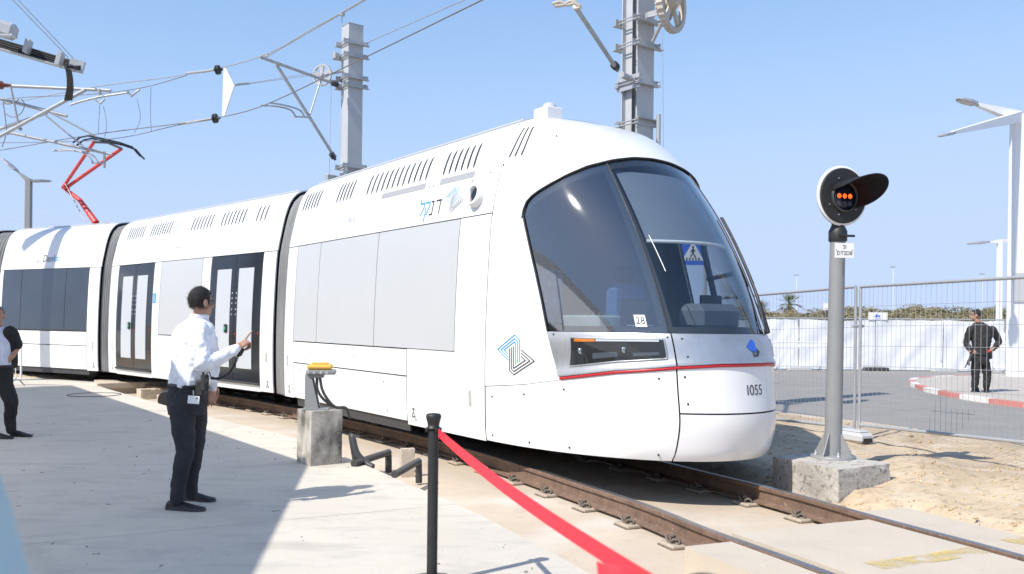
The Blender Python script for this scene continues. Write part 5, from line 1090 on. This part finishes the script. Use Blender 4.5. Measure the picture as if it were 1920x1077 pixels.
def stem_mesh(seed):
    r_ = np.random.default_rng(seed); g = G()
    for k in range(5): e = r_.normal(size=2) * .35; g.tube([(0, 0, -.2), (e[0] * .4, e[1] * .4, .25), (e[0], e[1], .6)], V(.03, .025, .01), 5)
    me = g.mesh('stems'); me.materials.append(M['trunk']); return me
bms = [bush_mesh(s, M[m_]) for s, m_ in ((1, 'leafA'), (2, 'leafB'), (3, 'leafA'), (4, 'leafB'), (5, 'leafB'))]; sms = [stem_mesh(s) for s in (1, 2)]
rb_ = np.random.default_rng(21)
for k in range(96):
    px = 1290 + 640 * (k + rb_.random()) / 96; Y = 66 + 24 * rb_.random(); x = at(px, 600, Y)[0]; z = dune_z(x, Y); s_ = .7 + .95 * rb_.random() ** 1.6
    size = 'large' if s_ > 1.4 else 'medium' if s_ > 1.1 else 'small'; kind_ = rb_.integers(5); col_ = 'greenish' if kind_ in (0, 2) else 'dry brown'
    spot = 'hidden by the tram nose' if px < 1425 else 'around the fan palms' if px < 1500 else 'left of the signal post' if px < 1555 else 'behind the signal post and fence joint' if px < 1625 else 'above the blue emblem sign' if px < 1670 else 'between the emblem sign and the guard' if px < 1800 else 'above the guard' if px < 1870 else 'behind the big lamp pole'
    t = thing('bush', (x, Y, z), size + ' ' + col_ + ' scrub bush on the dune ' + spot, 'bush', 'scrub bushes on the dune'); Mx = Matrix.Translation((x, Y, z - .1)) @ Matrix.Rotation(rb_.random() * 6.3, 4, 'Z') @ Matrix.Diagonal((s_ * 1.5, s_ * 1.5, s_ * .95, 1))
    inst('foliage', bms[kind_], Mx, t); inst('stems', sms[k % 2], Mx, t)
def palm(px, ytop, Y, label, s=1.):
    x = at(px, 600, Y)[0]; z0 = dune_z(x, Y); zt3 = at(px, ytop, Y)[2]; t = thing('palm_tree', (x, Y, z0), label, 'palm tree'); h = zt3 - z0 - .6 * s
    obj('trunk', G().tube([(x, Y, z0 - .2), (x + .05, Y, z0 + h * .5), (x, Y, z0 + h)], V(.30, .24, .22) * s, 10), M['trunk'], t)
    r_ = np.random.default_rng(int(px)); g = G(); gd = G()
    for k in range(46):
        a = r_.random() * 6.28; el = -.9 + 2.2 * r_.random(); L = (.85 + .4 * r_.random()) * s * 1.15; d = V(math.cos(a), math.sin(a), 0); tgt = gd if el < -.35 else g
        for j in np.linspace(-.9, .9, 11):
            e0_ = V(x, Y, z0 + h) + (d * math.cos(el) + ZU * math.sin(el)) * L * .45; dd = nrm(d * math.cos(el) + ZU * (math.sin(el) - .25 * abs(j)) + V(-d[1], d[0], 0) * j * 1.0); w_ = np.cross(dd, ZU) * .035 * s
            tgt.add([e0_ - w_, e0_ + w_, e0_ + dd * L * .75 - ZU * .18 * s], [(0, 1, 2)])
        tgt.tube([V(x, Y, z0 + h), V(x, Y, z0 + h) + (d * math.cos(el) + ZU * math.sin(el)) * L * .45], .018 * s, 4)
    obj('crown', g, M['leafP'], t); obj('dead_fronds', gd, M['leafB'], t)
palm(1480, 558, 66, 'shaggy fan palm rising above the fence left of the signal', .85); palm(1424, 572, 68, 'smaller fan palm half hidden behind the tram nose', .75)
bsn = at(1551, 575, 60); t = thing('notice_board', (bsn[0], 60, dune_z(bsn[0], 60)), 'small pale notice board on a post among the scrub', 'sign'); obj('post', G().tube([(bsn[0], 60.05, dune_z(bsn[0], 60)), (bsn[0], 60.05, bsn[2])], .05, 6), M['greydk'], t); obj('board', G().box(bsn, (.5, .04, .44)), M['signw'], t)
# ------------------------------------------------------------------ people
def remesh(g, vox, smooth=4, wr=0., wscale=.12, fac=.5):
    me = g.mesh('tmp'); o = bpy.data.objects.new('tmp', me); COL.objects.link(o)
    md = o.modifiers.new('r', 'REMESH'); md.mode = 'VOXEL'; md.voxel_size = vox; md.use_smooth_shade = True
    sm = o.modifiers.new('s', 'SMOOTH'); sm.iterations = smooth; sm.factor = fac
    if wr:
        tx = bpy.data.textures.new('folds', 'CLOUDS'); tx.noise_scale = wscale; tx.noise_depth = 2
        ds = o.modifiers.new('d', 'DISPLACE'); ds.texture = tx; ds.strength = wr; ds.mid_level = .5; ds.texture_coords = 'LOCAL'
    bpy.context.view_layer.update()
    m2 = bpy.data.meshes.new_from_object(o.evaluated_get(bpy.context.evaluated_depsgraph_get()))
    bpy.data.objects.remove(o); bpy.data.meshes.remove(me); m2.polygons.foreach_set('use_smooth', [True] * len(m2.polygons)); return m2
def limb(g, pts, rad, n=14):
    pts = [np.asarray(p, float) for p in pts]; rad = list(rad)
    P = smoothpts(pts, 5); rr = np.interp(np.linspace(0, len(pts) - 1, len(P)), range(len(pts)), rad)
    g.tube(P, rr, n); g.ell(P[0], (rr[0],) * 3, n=10); g.ell(P[-1], (rr[-1],) * 3, n=10)
def rings(g, rs, n=22, e=2.3):
    rows = []
    cs = smoothpts([np.append(c, [a, b, ax[0], ax[1]]) for c, a, b, ax in rs], 4)
    for q in cs:
        ax = nrm(V(q[5], q[6], 0)); ay = V(-ax[1], ax[0], 0); t = np.linspace(0, 2 * np.pi, n, endpoint=False); c_, s_ = np.cos(t), np.sin(t)
        row = q[:3] + np.outer(np.sign(c_) * np.abs(c_) ** (2 / e) * q[3], ax) + np.outer(np.sign(s_) * np.abs(s_) ** (2 / e) * q[4], ay); rows.append(np.vstack([row, row[:1]]))
    g.grid(rows); g.add(rows[0][:-1], [list(range(n))[::-1]]); g.add(rows[-1][:-1], [list(range(n))])
def hand(g, w, d, pn, thumb, curls, s=1., fr=.0085):
    d, pn = nrm(d), np.asarray(pn, float); pn = nrm(pn - d * (pn @ d)); sd = np.cross(d, pn); sd = sd if sd @ np.asarray(thumb) > 0 else -sd
    Mx = np.stack([d, sd, pn], 1); g.ell(w + d * .048 * s, V(.056, .043, .020) * s, Mx, 12); limb(g, [w - d * .04 * s, w + d * .02 * s], [.026 * s, .026 * s], 10)
    for k, cu in enumerate(curls):
        off = (1.5 - k) * .0195 * s; L = (.043, .047, .044, .034)[k] * s; p = w + d * .088 * s + sd * off; pts = [p - d * .03 * s]; a = 0; pts.append(p)
        for j, f_ in enumerate((1, .72, .6)): a += cu[min(j, len(cu) - 1)]; p = p + (d * math.cos(a) + pn * math.sin(a) + sd * .06 * (1.5 - k)) * L * f_; pts.append(p)
        limb(g, pts, [fr * s * q for q in (1.1, 1.1, 1, .92, .8)], 8)
    b = w + d * .02 * s + sd * .03 * s; limb(g, [b, b + (sd * .7 + d * .6 + pn * .3) * .038 * s, b + (sd * .65 + d * 1.1 + pn * .5) * .055 * s, b + (sd * .5 + d * 1.5 + pn * .7) * .065 * s], [.013 * s, .012 * s, .010 * s, .009 * s], 8)
def head(g, c, f, up=ZU, s=1.):
    f = nrm(f); r_ = nrm(np.cross(f, up)); u = np.cross(r_, f); Mx = np.stack([r_, f, u], 1); c = np.asarray(c, float)
    g.ell(c + u * .02 * s - f * .008 * s, V(.074, .094, .096) * s, Mx, 18); g.ell(c + f * .030 * s - u * .055 * s, V(.054, .056, .062) * s, Mx, 14)
    g.ell(c + f * .070 * s - u * .098 * s, V(.024, .018, .016) * s, Mx, 10)
    limb(g, [c + f * .082 * s + u * .005 * s, c + f * .104 * s - u * .034 * s], [.009 * s, .014 * s], 8); g.ell(c + f * .096 * s - u * .040 * s, V(.018, .010, .008) * s, Mx, 8)
    g.ell(c + f * .082 * s + u * .032 * s, V(.05, .012, .010) * s, Mx, 10); g.ell(c + f * .082 * s - u * .066 * s, V(.024, .010, .007) * s, Mx, 8); g.ell(c + f * .080 * s - u * .078 * s, V(.021, .011, .007) * s, Mx, 8)
    for k in (-1, 1): g.ell(c + r_ * k * .077 * s - f * .012 * s - u * .012 * s, V(.010, .021, .033) * s, Mx, 10)
    return r_, u
def eyes(p, c, f, s=1., up=ZU):
    f = nrm(f); r_ = nrm(np.cross(f, up)); u = np.cross(r_, f)
    for k in (-1, 1):
        obj('eye', G().ell(c + f * .071 * s + r_ * k * .031 * s + u * .010 * s, V(.012, .012, .008) * s, None, 10), M['eye'], p)
        obj('eyebrow', G().tube([c + f * .086 * s + r_ * k * .014 * s + u * .034 * s, c + f * .072 * s + r_ * k * .046 * s + u * .036 * s], .004 * s, 6), M['hair'], p)
def hair(c, f, s=1., low=-.55, face=.35, rad=1.06, top=.5, sides=None):
    f = nrm(f); r_ = nrm(np.cross(f, ZU)); u = np.cross(r_, f); Mx = np.stack([r_, f, u], 1); g = G(); n = 44; rr_ = np.random.default_rng(5)
    us = np.linspace(0.02, np.pi * .80, 26); th = np.linspace(0, 2 * np.pi, n + 1); P = []
    for a in us:
        row = []
        for b in th:
            d = V(np.sin(a) * np.cos(b), np.sin(a) * np.sin(b), np.cos(a)); lim = face + max(0, d[2]) * .35
            # depth inside the skull where skin should show
            e = min((.62 - d[1]) / .25 if d[2] < top else 1, (d[2] - low - .45 * max(0, d[1] + .15)) / .18, 1)
            k = rad + .012 * rr_.random() if e > 0 else rad - .10
            k = rad - .10 * max(0, min(1, 1 - e * 1.0)) + .010 * rr_.random()
            row.append(c + u * .02 * s - f * .008 * s + Mx @ (d * V(.074, .094, .096) * s * k))
        row[-1] = row[0]; P.append(row)
    g.grid(P); return g
def strands(root, hg, n=2600, L=.022, m='hair', seed=2):
    r_ = np.random.default_rng(seed); P = np.concatenate(hg.v); fs = [q for q in hg.f if len(q) == 4]; c = P.mean(0); g = G()
    for k in range(n):
        q = P[fs[r_.integers(len(fs))]]; a, b = r_.random(2); p = (q[0] * (1 - a) + q[1] * a) * (1 - b) + (q[3] * (1 - a) + q[2] * a) * b
        no = nrm(p - c); d = nrm(no * .35 + V(0, 0, -.7) + r_.normal(size=3) * .35); w_ = nrm(np.cross(d, no)) * .0011; e = p + d * L * (.6 + .7 * r_.random()); g.add([p - w_ - no * .001, p + w_ - no * .001, e + no * .003], [(0, 1, 2)])
    return obj('hair_strands', g, M[m], root, kind='stuff')
def shoe(g, heel, toe, w=.042, h=.07):
    heel, toe = np.asarray(heel, float), np.asarray(toe, float); d = nrm(toe - heel); L = np.linalg.norm(toe - heel); sd = V(-d[1], d[0], 0); rows = []
    for k, ww, hh in ((0, .5, .75), (.04, .8, 1.0), (.22, .92, 1.15), (.45, .95, .95), (.68, 1.12, .68), (.86, 1.0, .5), (.97, .6, .36), (1, .3, .25)):
        c = heel + d * L * k; r_ = [c - sd * w * ww + ZU * .004, c - sd * w * ww * 1.03 + ZU * .028, c - sd * w * ww * .8 + ZU * h * hh * .8, c + ZU * h * hh, c + sd * w * ww * .8 + ZU * h * hh * .8, c + sd * w * ww * 1.03 + ZU * .028, c + sd * w * ww + ZU * .004]; rows.append(r_ + r_[:1])
    g.grid(rows); g.add(rows[0][:-1], [list(range(7))]); g.add(rows[-1][:-1], [list(range(7))[::-1]])
def sole(heel, toe, w=.045, h=.024):
    d = nrm(toe - heel); sd = V(-d[1], d[0], 0); L = np.linalg.norm(toe - heel); pr_ = [(0, .6), (.04, .85), (.25, .92), (.45, .9), (.68, 1.12), (.86, 1.0), (.97, .62), (1.01, .3)]
    q = [heel + d * L * k - sd * w * a for k, a in pr_] + [heel + d * L * k + sd * w * a for k, a in pr_[::-1]]; q = [V(p[0], p[1], heel[2]) for p in q]; return G().hexa(q, [p + ZU * h for p in q])
# --- the man in the white shirt, pointing
Y0 = 7.15; A = lambda px, py, dy=0.: at(px, py, Y0 + dy)
p = thing('person', (A(350, 952)[0], Y0, 0), 'man in white shirt and dark trousers pointing at the tram, seen from behind', 'person')
side = nrm((.74, -.67)); fw = V(.67, .74, 0); hc = A(377, 566, .0); hf = nrm((.58, .82, .0))
g = G(); head(g, hc, hf); limb(g, [A(373, 606, .02), A(376, 585, .01)], [.060, .054])
rings(g, [(A(362, 612), .15, .08, side), (A(361, 640), .16, .10, side), (A(357, 690), .13, .10, side), (A(353, 745), .14, .11, side)])
el, wr_ = A(381, 684, -.20), A(446, 652, -.06); sh = A(374, 617, -.10)
limb(g, [sh, A(379, 652, -.17), el], [.05, .045, .04]); limb(g, [el, A(418, 668, -.12), wr_], [.04, .036, .026])
hd_d = nrm(A(464, 640, 0) - wr_); hand(g, wr_, hd_d, V(.0, .35, -.9), V(-.2, .5, .8), [(-.35, .1, .05), (1.45, 1.35, .7), (1.5, 1.35, .7), (1.5, 1.3, .7)], 1.02)
shl, ell_, wl_ = A(387, 624, .14), A(398, 684, .22), A(396, 722, .16)
limb(g, [shl, ell_, wl_], [.05, .04, .026]); hand(g, wl_, V(.08, .02, -1), V(-.6, .6, 0), V(.7, .5, 0), [(.25, .4, .3)] * 4)
K = dict(hn=A(343, 742, -.08), kn=A(345, 848, -.08), an=A(333, 932, -.09), hf_=A(368, 742, .08), kf=A(364, 846, .09), af=A(357, 918, .13))
limb(g, [K['hn'], K['kn'], K['an']], [.07, .05, .04]); limb(g, [K['hf_'], K['kf'], K['af']], [.07, .05, .04])
body = obj('body', remesh(g, .0055, 3), M['skin'], p); body.data.transform(Matrix.Translation(-Vector(LOC[p.name])))
def cloth(name, g, m, root, vox=.008, sm=4, wr=.012, ws=.09): o = obj(name, remesh(g, vox, sm, wr, ws), M[m], root); o.data.transform(Matrix.Translation(-Vector(LOC[root.name]))); return o
g = G(); rings(g, [(A(374, 591, .02), .064, .062, side), (A(373, 597, .02), .072, .066, side), (A(369, 605, .01), .125, .088, side), (A(365, 617), .195, .115, side), (A(362, 640), .212, .135, side), (A(361, 668), .195, .138, side), (A(359, 695), .178, .142, side), (A(355, 714), .172, .142, side), (A(353, 724), .165, .138, side)])
limb(g, [A(371, 618, -.11), A(377, 650, -.18), A(382, 682, -.21)], [.078, .070, .064]); limb(g, [A(381, 682, -.21), A(402, 676, -.16), A(428, 662, -.10), A(443, 653, -.065)], [.064, .060, .048, .036])
limb(g, [A(384, 624, .13), A(396, 660, .2), A(398, 690, .21), A(396, 716, .17)], [.075, .062, .055, .042])
rings(g, [(A(386, 690, .06), .06, .05, side), (A(394, 712, .08), .062, .05, side), (A(398, 734, .10), .03, .03, side)])
cloth('shirt', g, 'shirt', p, .007, 2, .038, .085)
obj('collar', G().tube([A(374, 594, .02) + side_ * .060 for side_ in [V(math.cos(t), math.sin(t) * .95, .06 - .02 * math.sin(t)) for t in np.linspace(0, 2 * np.pi, 18)]], .017, 8), M['shirt'], p)
g = G(); rings(g, [(A(353, 719), .160, .130, side), (A(352, 735), .166, .138, side), (A(351, 755), .168, .145, side), (A(350, 778), .155, .125, side)])
limb(g, [A(342, 758, -.07), A(343, 800, -.08), A(347, 846, -.09), A(337, 890, -.085), A(332, 938, -.09)], [.098, .092, .070, .062, .052]); limb(g, [A(366, 758, .07), A(367, 800, .08), A(366, 846, .09), A(360, 885, .11), A(358, 928, .13)], [.096, .086, .066, .058, .050])
cloth('trousers', g, 'jeans', p, .009, 3, .02, .07); obj('belt', G().tube([A(353, 722) + np.append(side * 0.163 * math.cos(t), 0) + fw * .134 * math.sin(t) for t in np.linspace(0, 2 * np.pi, 28)], .016, 6), M['rubber'], p)
for hx, tx in (((gz(313, 955)), gz(384, 959)), ((gz(346, 938)), gz(403, 941))):
    g = G(); shoe(g, hx, tx); obj('shoe', g, M['shoe'], p); obj('sole', sole(hx, tx), M['greydk'], p)
hg_ = hair(hc, hf, 1.0, low=-.74, rad=1.04); hr_ = obj('hair', hg_, M['hair'], p); strands(hr_, hg_, 3200); eyes(p, hc, hf)
q = A(384, 718, -.20); rd = obj('radio', G().box(q, (.060, .045, .125), np.stack([side.tolist() + [0], fw, ZU], 1) if len(side) == 2 else np.stack([side, fw, ZU], 1), .008), M['blackm'], p)
obj('antenna', G().tube([q + V(-.012, 0, .06), q + V(-.018, 0, .20)], V(.009, .006), 8), M['blackm'], rd); obj('radio_screen', G().box(q + V(.012, -.024, .02), (.03, .006, .03), None), M['greydk'], rd); obj('pouch', G().box(A(376, 728, -.17), (.07, .05, .13), None, .015), M['blackm'], p)
bd_ = obj('identity_card', G().box(A(363, 750, -.20), (.088, .004, .060), Matrix.Rotation(.08, 3, 'Y')), M['signw'], p); obj('card_photo', G().box(A(369, 747, -.2035), (.012, .003, .014)), M['greydk'], bd_); obj('card_clip', G().tube([A(363, 733, -.19), A(363, 743, -.20)], .005, 6), M['galv'], p)
obj('microphone', G().box(A(450, 660, -.02), (.05, .045, .075), Matrix.Rotation(.5, 3, 'Y'), .014), M['blackm'], p)
cp = smoothpts([A(447, 666, -.02), A(440, 684, -.06), A(428, 702, -.10), A(410, 710, -.15), A(396, 709, -.17)], 22); dl = np.gradient(cp, axis=0)
co = []
for k, c in enumerate(cp): t = nrm(dl[k]); a = nrm(np.cross(t, V(0, 1, 0))); b = np.cross(t, a); co.append(c + .008 * (a * math.cos(k * 1.5) + b * math.sin(k * 1.5)))
obj('coiled_cable', G().tube(co, .0055, 6), M['rubber'], p); obj('cable', G().tube(smoothpts([A(396, 709, -.17), A(392, 698, -.17), A(386, 704, -.19)], 6), .0035, 6), M['blackm'], p)
# --- guard in black beyond the fence
Y0 = gz(1838, 736, .118)[1]; B = lambda px, py, dy=0.: at(px, py, Y0 + dy)
p = thing('person', (B(1838, 730)[0], Y0, .118), 'guard in black uniform standing hands on hips beyond the fence', 'person')
hc = B(1830, 591); hf = nrm((-.80, .42, 0)); sd = nrm((.97, -.2))
g = G(); head(g, hc, hf); limb(g, [B(1836, 612, .0), B(1832, 600)], [.062, .055]); rings(g, [(B(1840, 618), .16, .09, sd), (B(1840, 640), .14, .09, sd), (B(1838, 668), .13, .09, sd)])
limb(g, [B(1819, 622), B(1811, 642, .06), B(1822, 660, -.05)], [.05, .04, .028]); limb(g, [B(1862, 622), B(1873, 641, .04), B(1860, 656, -.06)], [.05, .04, .028])
hand(g, B(1822, 660, -.06), V(.85, -.1, -.15), V(0, .9, -.3), V(0, 0, 1), [(.3, .5, .4)] * 4); hand(g, B(1861, 655, -.07), V(-.75, -.05, -.65), V(0, .9, .1), V(-.3, 0, 1), [(.3, .5, .4)] * 4)
limb(g, [B(1830, 675), B(1829, 704), B(1827, 728)], [.07, .05, .04]); limb(g, [B(1847, 675), B(1850, 704), B(1849, 728)], [.07, .05, .04])
o = obj('body', remesh(g, .007, 3), M['skin'], p); o.data.transform(Matrix.Translation(-Vector(LOC[p.name])))
g = G(); rings(g, [(B(1835, 604), .065, .06, sd), (B(1837, 610), .16, .09, sd), (B(1840, 619), .225, .115, sd), (B(1840, 636), .205, .13, sd), (B(1839, 652), .170, .12, sd), (B(1838, 664), .165, .12, sd)])
limb(g, [B(1820, 618), B(1815, 632, .04), B(1811, 643, .06)], [.082, .072, .066]); limb(g, [B(1811, 643, .06), B(1816, 652, .0), B(1821, 659, -.045)], [.066, .058, .045]); limb(g, [B(1860, 618), B(1868, 630, .03), B(1873, 641, .04)], [.082, .072, .066]); limb(g, [B(1873, 641, .04), B(1867, 650, -.02), B(1862, 655, -.05)], [.066, .058, .045])
cloth('shirt', g, 'unif', p, .010, 3, .025, .08)
g = G(); rings(g, [(B(1838, 660), .170, .125, sd), (B(1838, 672), .180, .135, sd), (B(1838, 684), .165, .12, sd)])
limb(g, [B(1830, 680), B(1829, 692), B(1829, 706), B(1828, 718), B(1827, 726)], [.092, .092, .080, .076, .068]); limb(g, [B(1847, 680), B(1849, 692), B(1851, 706), B(1850, 718), B(1849, 726)], [.092, .092, .080, .076, .068]); cloth('trousers', g, 'unif', p, .011, 3, .03, .07)
obj('belt', G().tube([B(1838, 664) + np.append(sd * .178 * math.cos(t), 0) + V(.2, .97, 0) * .132 * math.sin(t) for t in np.linspace(0, 2 * np.pi, 24)], .028, 8), M['rubber'], p)
for a, b in (((1833, 735), (1816, 737)), ((1851, 735), (1846, 738))):
    g = G(); h_, t_ = gz(*a, .118), gz(*b, .118); t_ = h_ + nrm(t_ - h_) * .29; shoe(g, h_, t_, .048, .11); obj('boot', g, M['shoe'], p); obj('sole', sole(h_, t_, .05, .03), M['rubber'], p)
hg_ = hair(hc, hf, 1.0, low=-.45, rad=1.05); hr_ = obj('hair', hg_, M['hair'], p); strands(hr_, hg_, 900); eyes(p, hc, hf)
rf = obj('rifle', G().tube([B(1823, 664, -.10), B(1817, 676, -.13), B(1813, 683, -.14)], V(.035, .028, .016), 8).box(B(1820, 672, -.12), (.05, .04, .16), Matrix.Rotation(.5, 3, 'Y'), .01), M['blackm'], p); obj('muzzle', G().tube([B(1813, 683, -.14), B(1809, 690, -.15)], .012, 8), M['blackm'], rf); obj('magazine', G().box(B(1816, 681, -.13), (.03, .05, .10), Matrix.Rotation(-.3, 3, 'Y'), .006), M['blackm'], rf)
obj('holster', G().box(B(1856, 666, -.06), (.07, .1, .17), None, .02), M['rubber'], p); obj('red_tag', G().box(B(1854, 659, -.15), (.05, .03, .05), None, .012), M['redinfo'], p)
# --- man at the left edge
Y0 = 11.2; B = lambda px, py, dy=0.: at(px - 6, py, Y0 + dy)
p = thing('person', (B(10, 820)[0], Y0, 0), 'man in open black jacket standing cut off by the left edge', 'person')
hc = B(2, 592); hf = nrm((.35, -.93, 0)); sd = nrm((.90, .35))
g = G(); head(g, hc, hf); limb(g, [B(0, 620), B(1, 605)], [.064, .058]); rings(g, [(B(0, 628), .16, .09, sd), (B(1, 660), .15, .10, sd), (B(2, 690), .14, .10, sd)])
limb(g, [B(26, 622), B(38, 648, .10), B(26, 672, -.02)], [.05, .045, .030]); hand(g, B(26, 672, -.02), V(-.75, -.1, -.6), V(0, 1, 0), V(0, -.2, 1), [(.3, .5, .4)] * 4)
limb(g, [B(-27, 622), B(-40, 655, -.05), B(-38, 690, -.2)], [.05, .045, .03]); hand(g, B(-38, 690, -.2), V(.1, -.2, -1), V(.9, 0, 0), V(0, -1, 0), [(.3, .4, .3)] * 4)
limb(g, [B(10, 700), B(26, 752), B(27, 806)], [.07, .05, .04]); limb(g, [B(-10, 700), B(-12, 755), B(-12, 810)], [.07, .05, .04])
o = obj('body', remesh(g, .007, 3), M['skin'], p); o.data.transform(Matrix.Translation(-Vector(LOC[p.name])))
g = G(); rings(g, [(B(0, 613), .068, .065, sd), (B(0, 620), .12, .09, sd), (B(0, 634), .18, .12, sd), (B(1, 660), .175, .135, sd), (B(2, 688), .165, .135, sd)]); cloth('shirt', g, 'pshirt', p, .009, 3, .015, .09)
g = G(); rings(g, [(B(2, 616, .04), .085, .06, sd), (B(3, 624, .03), .18, .09, sd), (B(4, 636, .03), .222, .125, sd), (B(5, 662, .04), .205, .13, sd), (B(6, 690, .05), .20, .13, sd)])
limb(g, [B(25, 624), B(32, 636, .05), B(37, 647, .09)], [.088, .08, .072]); limb(g, [B(-26, 624), B(-34, 640, .0), B(-40, 652, -.03)], [.088, .08, .072])
# open front: the jacket panels stop short of the shirt
jk = remesh(g, .009, 3, .015, .09); bm = bmesh.new(); bm.from_mesh(jk); fwv = V(.36, -.93, 0)
c0_ = B(2, 650); dele = [f for f in bm.faces if (np.array(f.calc_center_median()[:]) - c0_) @ fwv > .05 and abs((np.array(f.calc_center_median()[:]) - c0_) @ np.append(sd, 0)) < .060 + .05 * (c0_[2] + .25 - f.calc_center_median()[2]) * 0]
bmesh.ops.delete(bm, geom=dele, context='FACES'); bm.to_mesh(jk); bm.free(); jo = obj('jacket', jk, M['suit'], p); jo.data.transform(Matrix.Translation(-Vector(LOC[p.name])))
g = G(); rings(g, [(B(2, 684), .168, .138, sd), (B(2, 705), .175, .14, sd), (B(4, 722), .16, .12, sd)]); limb(g, [B(12, 715), B(22, 740, -.04), B(27, 756, -.05), B(25, 785), B(27, 806)], [.098, .092, .078, .068, .060]); limb(g, [B(-9, 715), B(-12, 740), B(-13, 756), B(-13, 785), B(-12, 812)], [.098, .092, .078, .068, .060]); cloth('trousers', g, 'suit', p, .010, 3, .02, .08)
obj('belt', G().tube([B(2, 687) + np.append(sd * .170 * math.cos(t), 0) + V(-.36, .93, 0) * .140 * math.sin(t) for t in np.linspace(0, 2 * np.pi, 24)], .02, 6), M['rubber'], p); obj('buckle', G().box(B(4, 687) + fwv * .16, (.05, .02, .04), None, .005), M['chrome'], p)
for a, b in (((22, 818), (60, 820)), ((-16, 822), (8, 823))):
    g = G(); h_, t_ = gz(*a), gz(*b); t_ = h_ + nrm(t_ - h_) * .30; shoe(g, h_, t_); obj('shoe', g, M['shoe'], p); obj('sole', sole(h_, t_), M['rubber'], p)
hg_ = hair(hc, hf, 1.0, low=-.4, rad=1.03); hr_ = obj('hair', hg_, M['hairg'], p); strands(hr_, hg_, 1200, .012, 'hairg'); eyes(p, hc, hf)
# --- bystander close to the lens at the lower left
bc = V(-1.03, 1.30, 0); sd = nrm((1, .15)); p = thing('person', bc, 'bystander in a light blue top, only a blurred shoulder showing at lower left', 'person')
g = G(); hc = bc + ZU * 1.50; hf = nrm((.2, 1, 0)); head(g, hc, hf); limb(g, [bc + ZU * 1.30, bc + ZU * 1.42], [.06, .055]); rings(g, [(bc + ZU * 1.26, .15, .08, sd), (bc + ZU * 1.1, .14, .09, sd), (bc + ZU * .85, .14, .10, sd)])
for k in (-1, 1):
    s0 = bc + V(.20 * k, .03 * k, 1.22); limb(g, [s0, s0 + V(.06 * k, .0, -.28), s0 + V(.05 * k, .12, -.52)], [.05, .042, .028]); hand(g, s0 + V(.05 * k, .12, -.52), V(0, .2, -1), V(-k, 0, 0), V(0, 1, 0), [(.3, .4, .3)] * 4); limb(g, [bc + V(.09 * k, 0, .8), bc + V(.10 * k, .02, .44), bc + V(.10 * k, 0, .09)], [.07, .05, .04])
o = obj('body', remesh(g, .008, 3), M['skin'], p); o.data.transform(Matrix.Translation(-Vector(LOC[p.name])))
g = G(); rings(g, [(bc + ZU * 1.335, .068, .065, sd), (bc + ZU * 1.305, .15, .09, sd), (bc + ZU * 1.25, .205, .115, sd), (bc + ZU * 1.1, .19, .125, sd), (bc + ZU * .8, .18, .13, sd)])
for k in (-1, 1): s0 = bc + V(.20 * k, .03 * k, 1.235); limb(g, [s0, s0 + V(.045 * k, 0, -.14), s0 + V(.06 * k, 0, -.28)], [.078, .075, .068]); 
cloth('shirt', g, 'bshirt', p, .010, 3, .012, .1)
g = G(); rings(g, [(bc + ZU * .86, .175, .13, sd), (bc + ZU * .74, .18, .13, sd)]); [limb(g, [bc + V(.09 * k, 0, .76), bc + V(.10 * k, .02, .44), bc + V(.10 * k, 0, .07)], [.095, .07, .055]) for k in (-1, 1)]; cloth('trousers', g, 'jeans', p, .011)
obj('hair', hair(hc, hf), M['hair'], p); eyes(p, hc, hf)
for k in (-1, 1): g = G(); shoe(g, bc + V(.10 * k, -.08, 0), bc + V(.12 * k, .20, 0)); obj('shoe', g, M['shoe'], p)
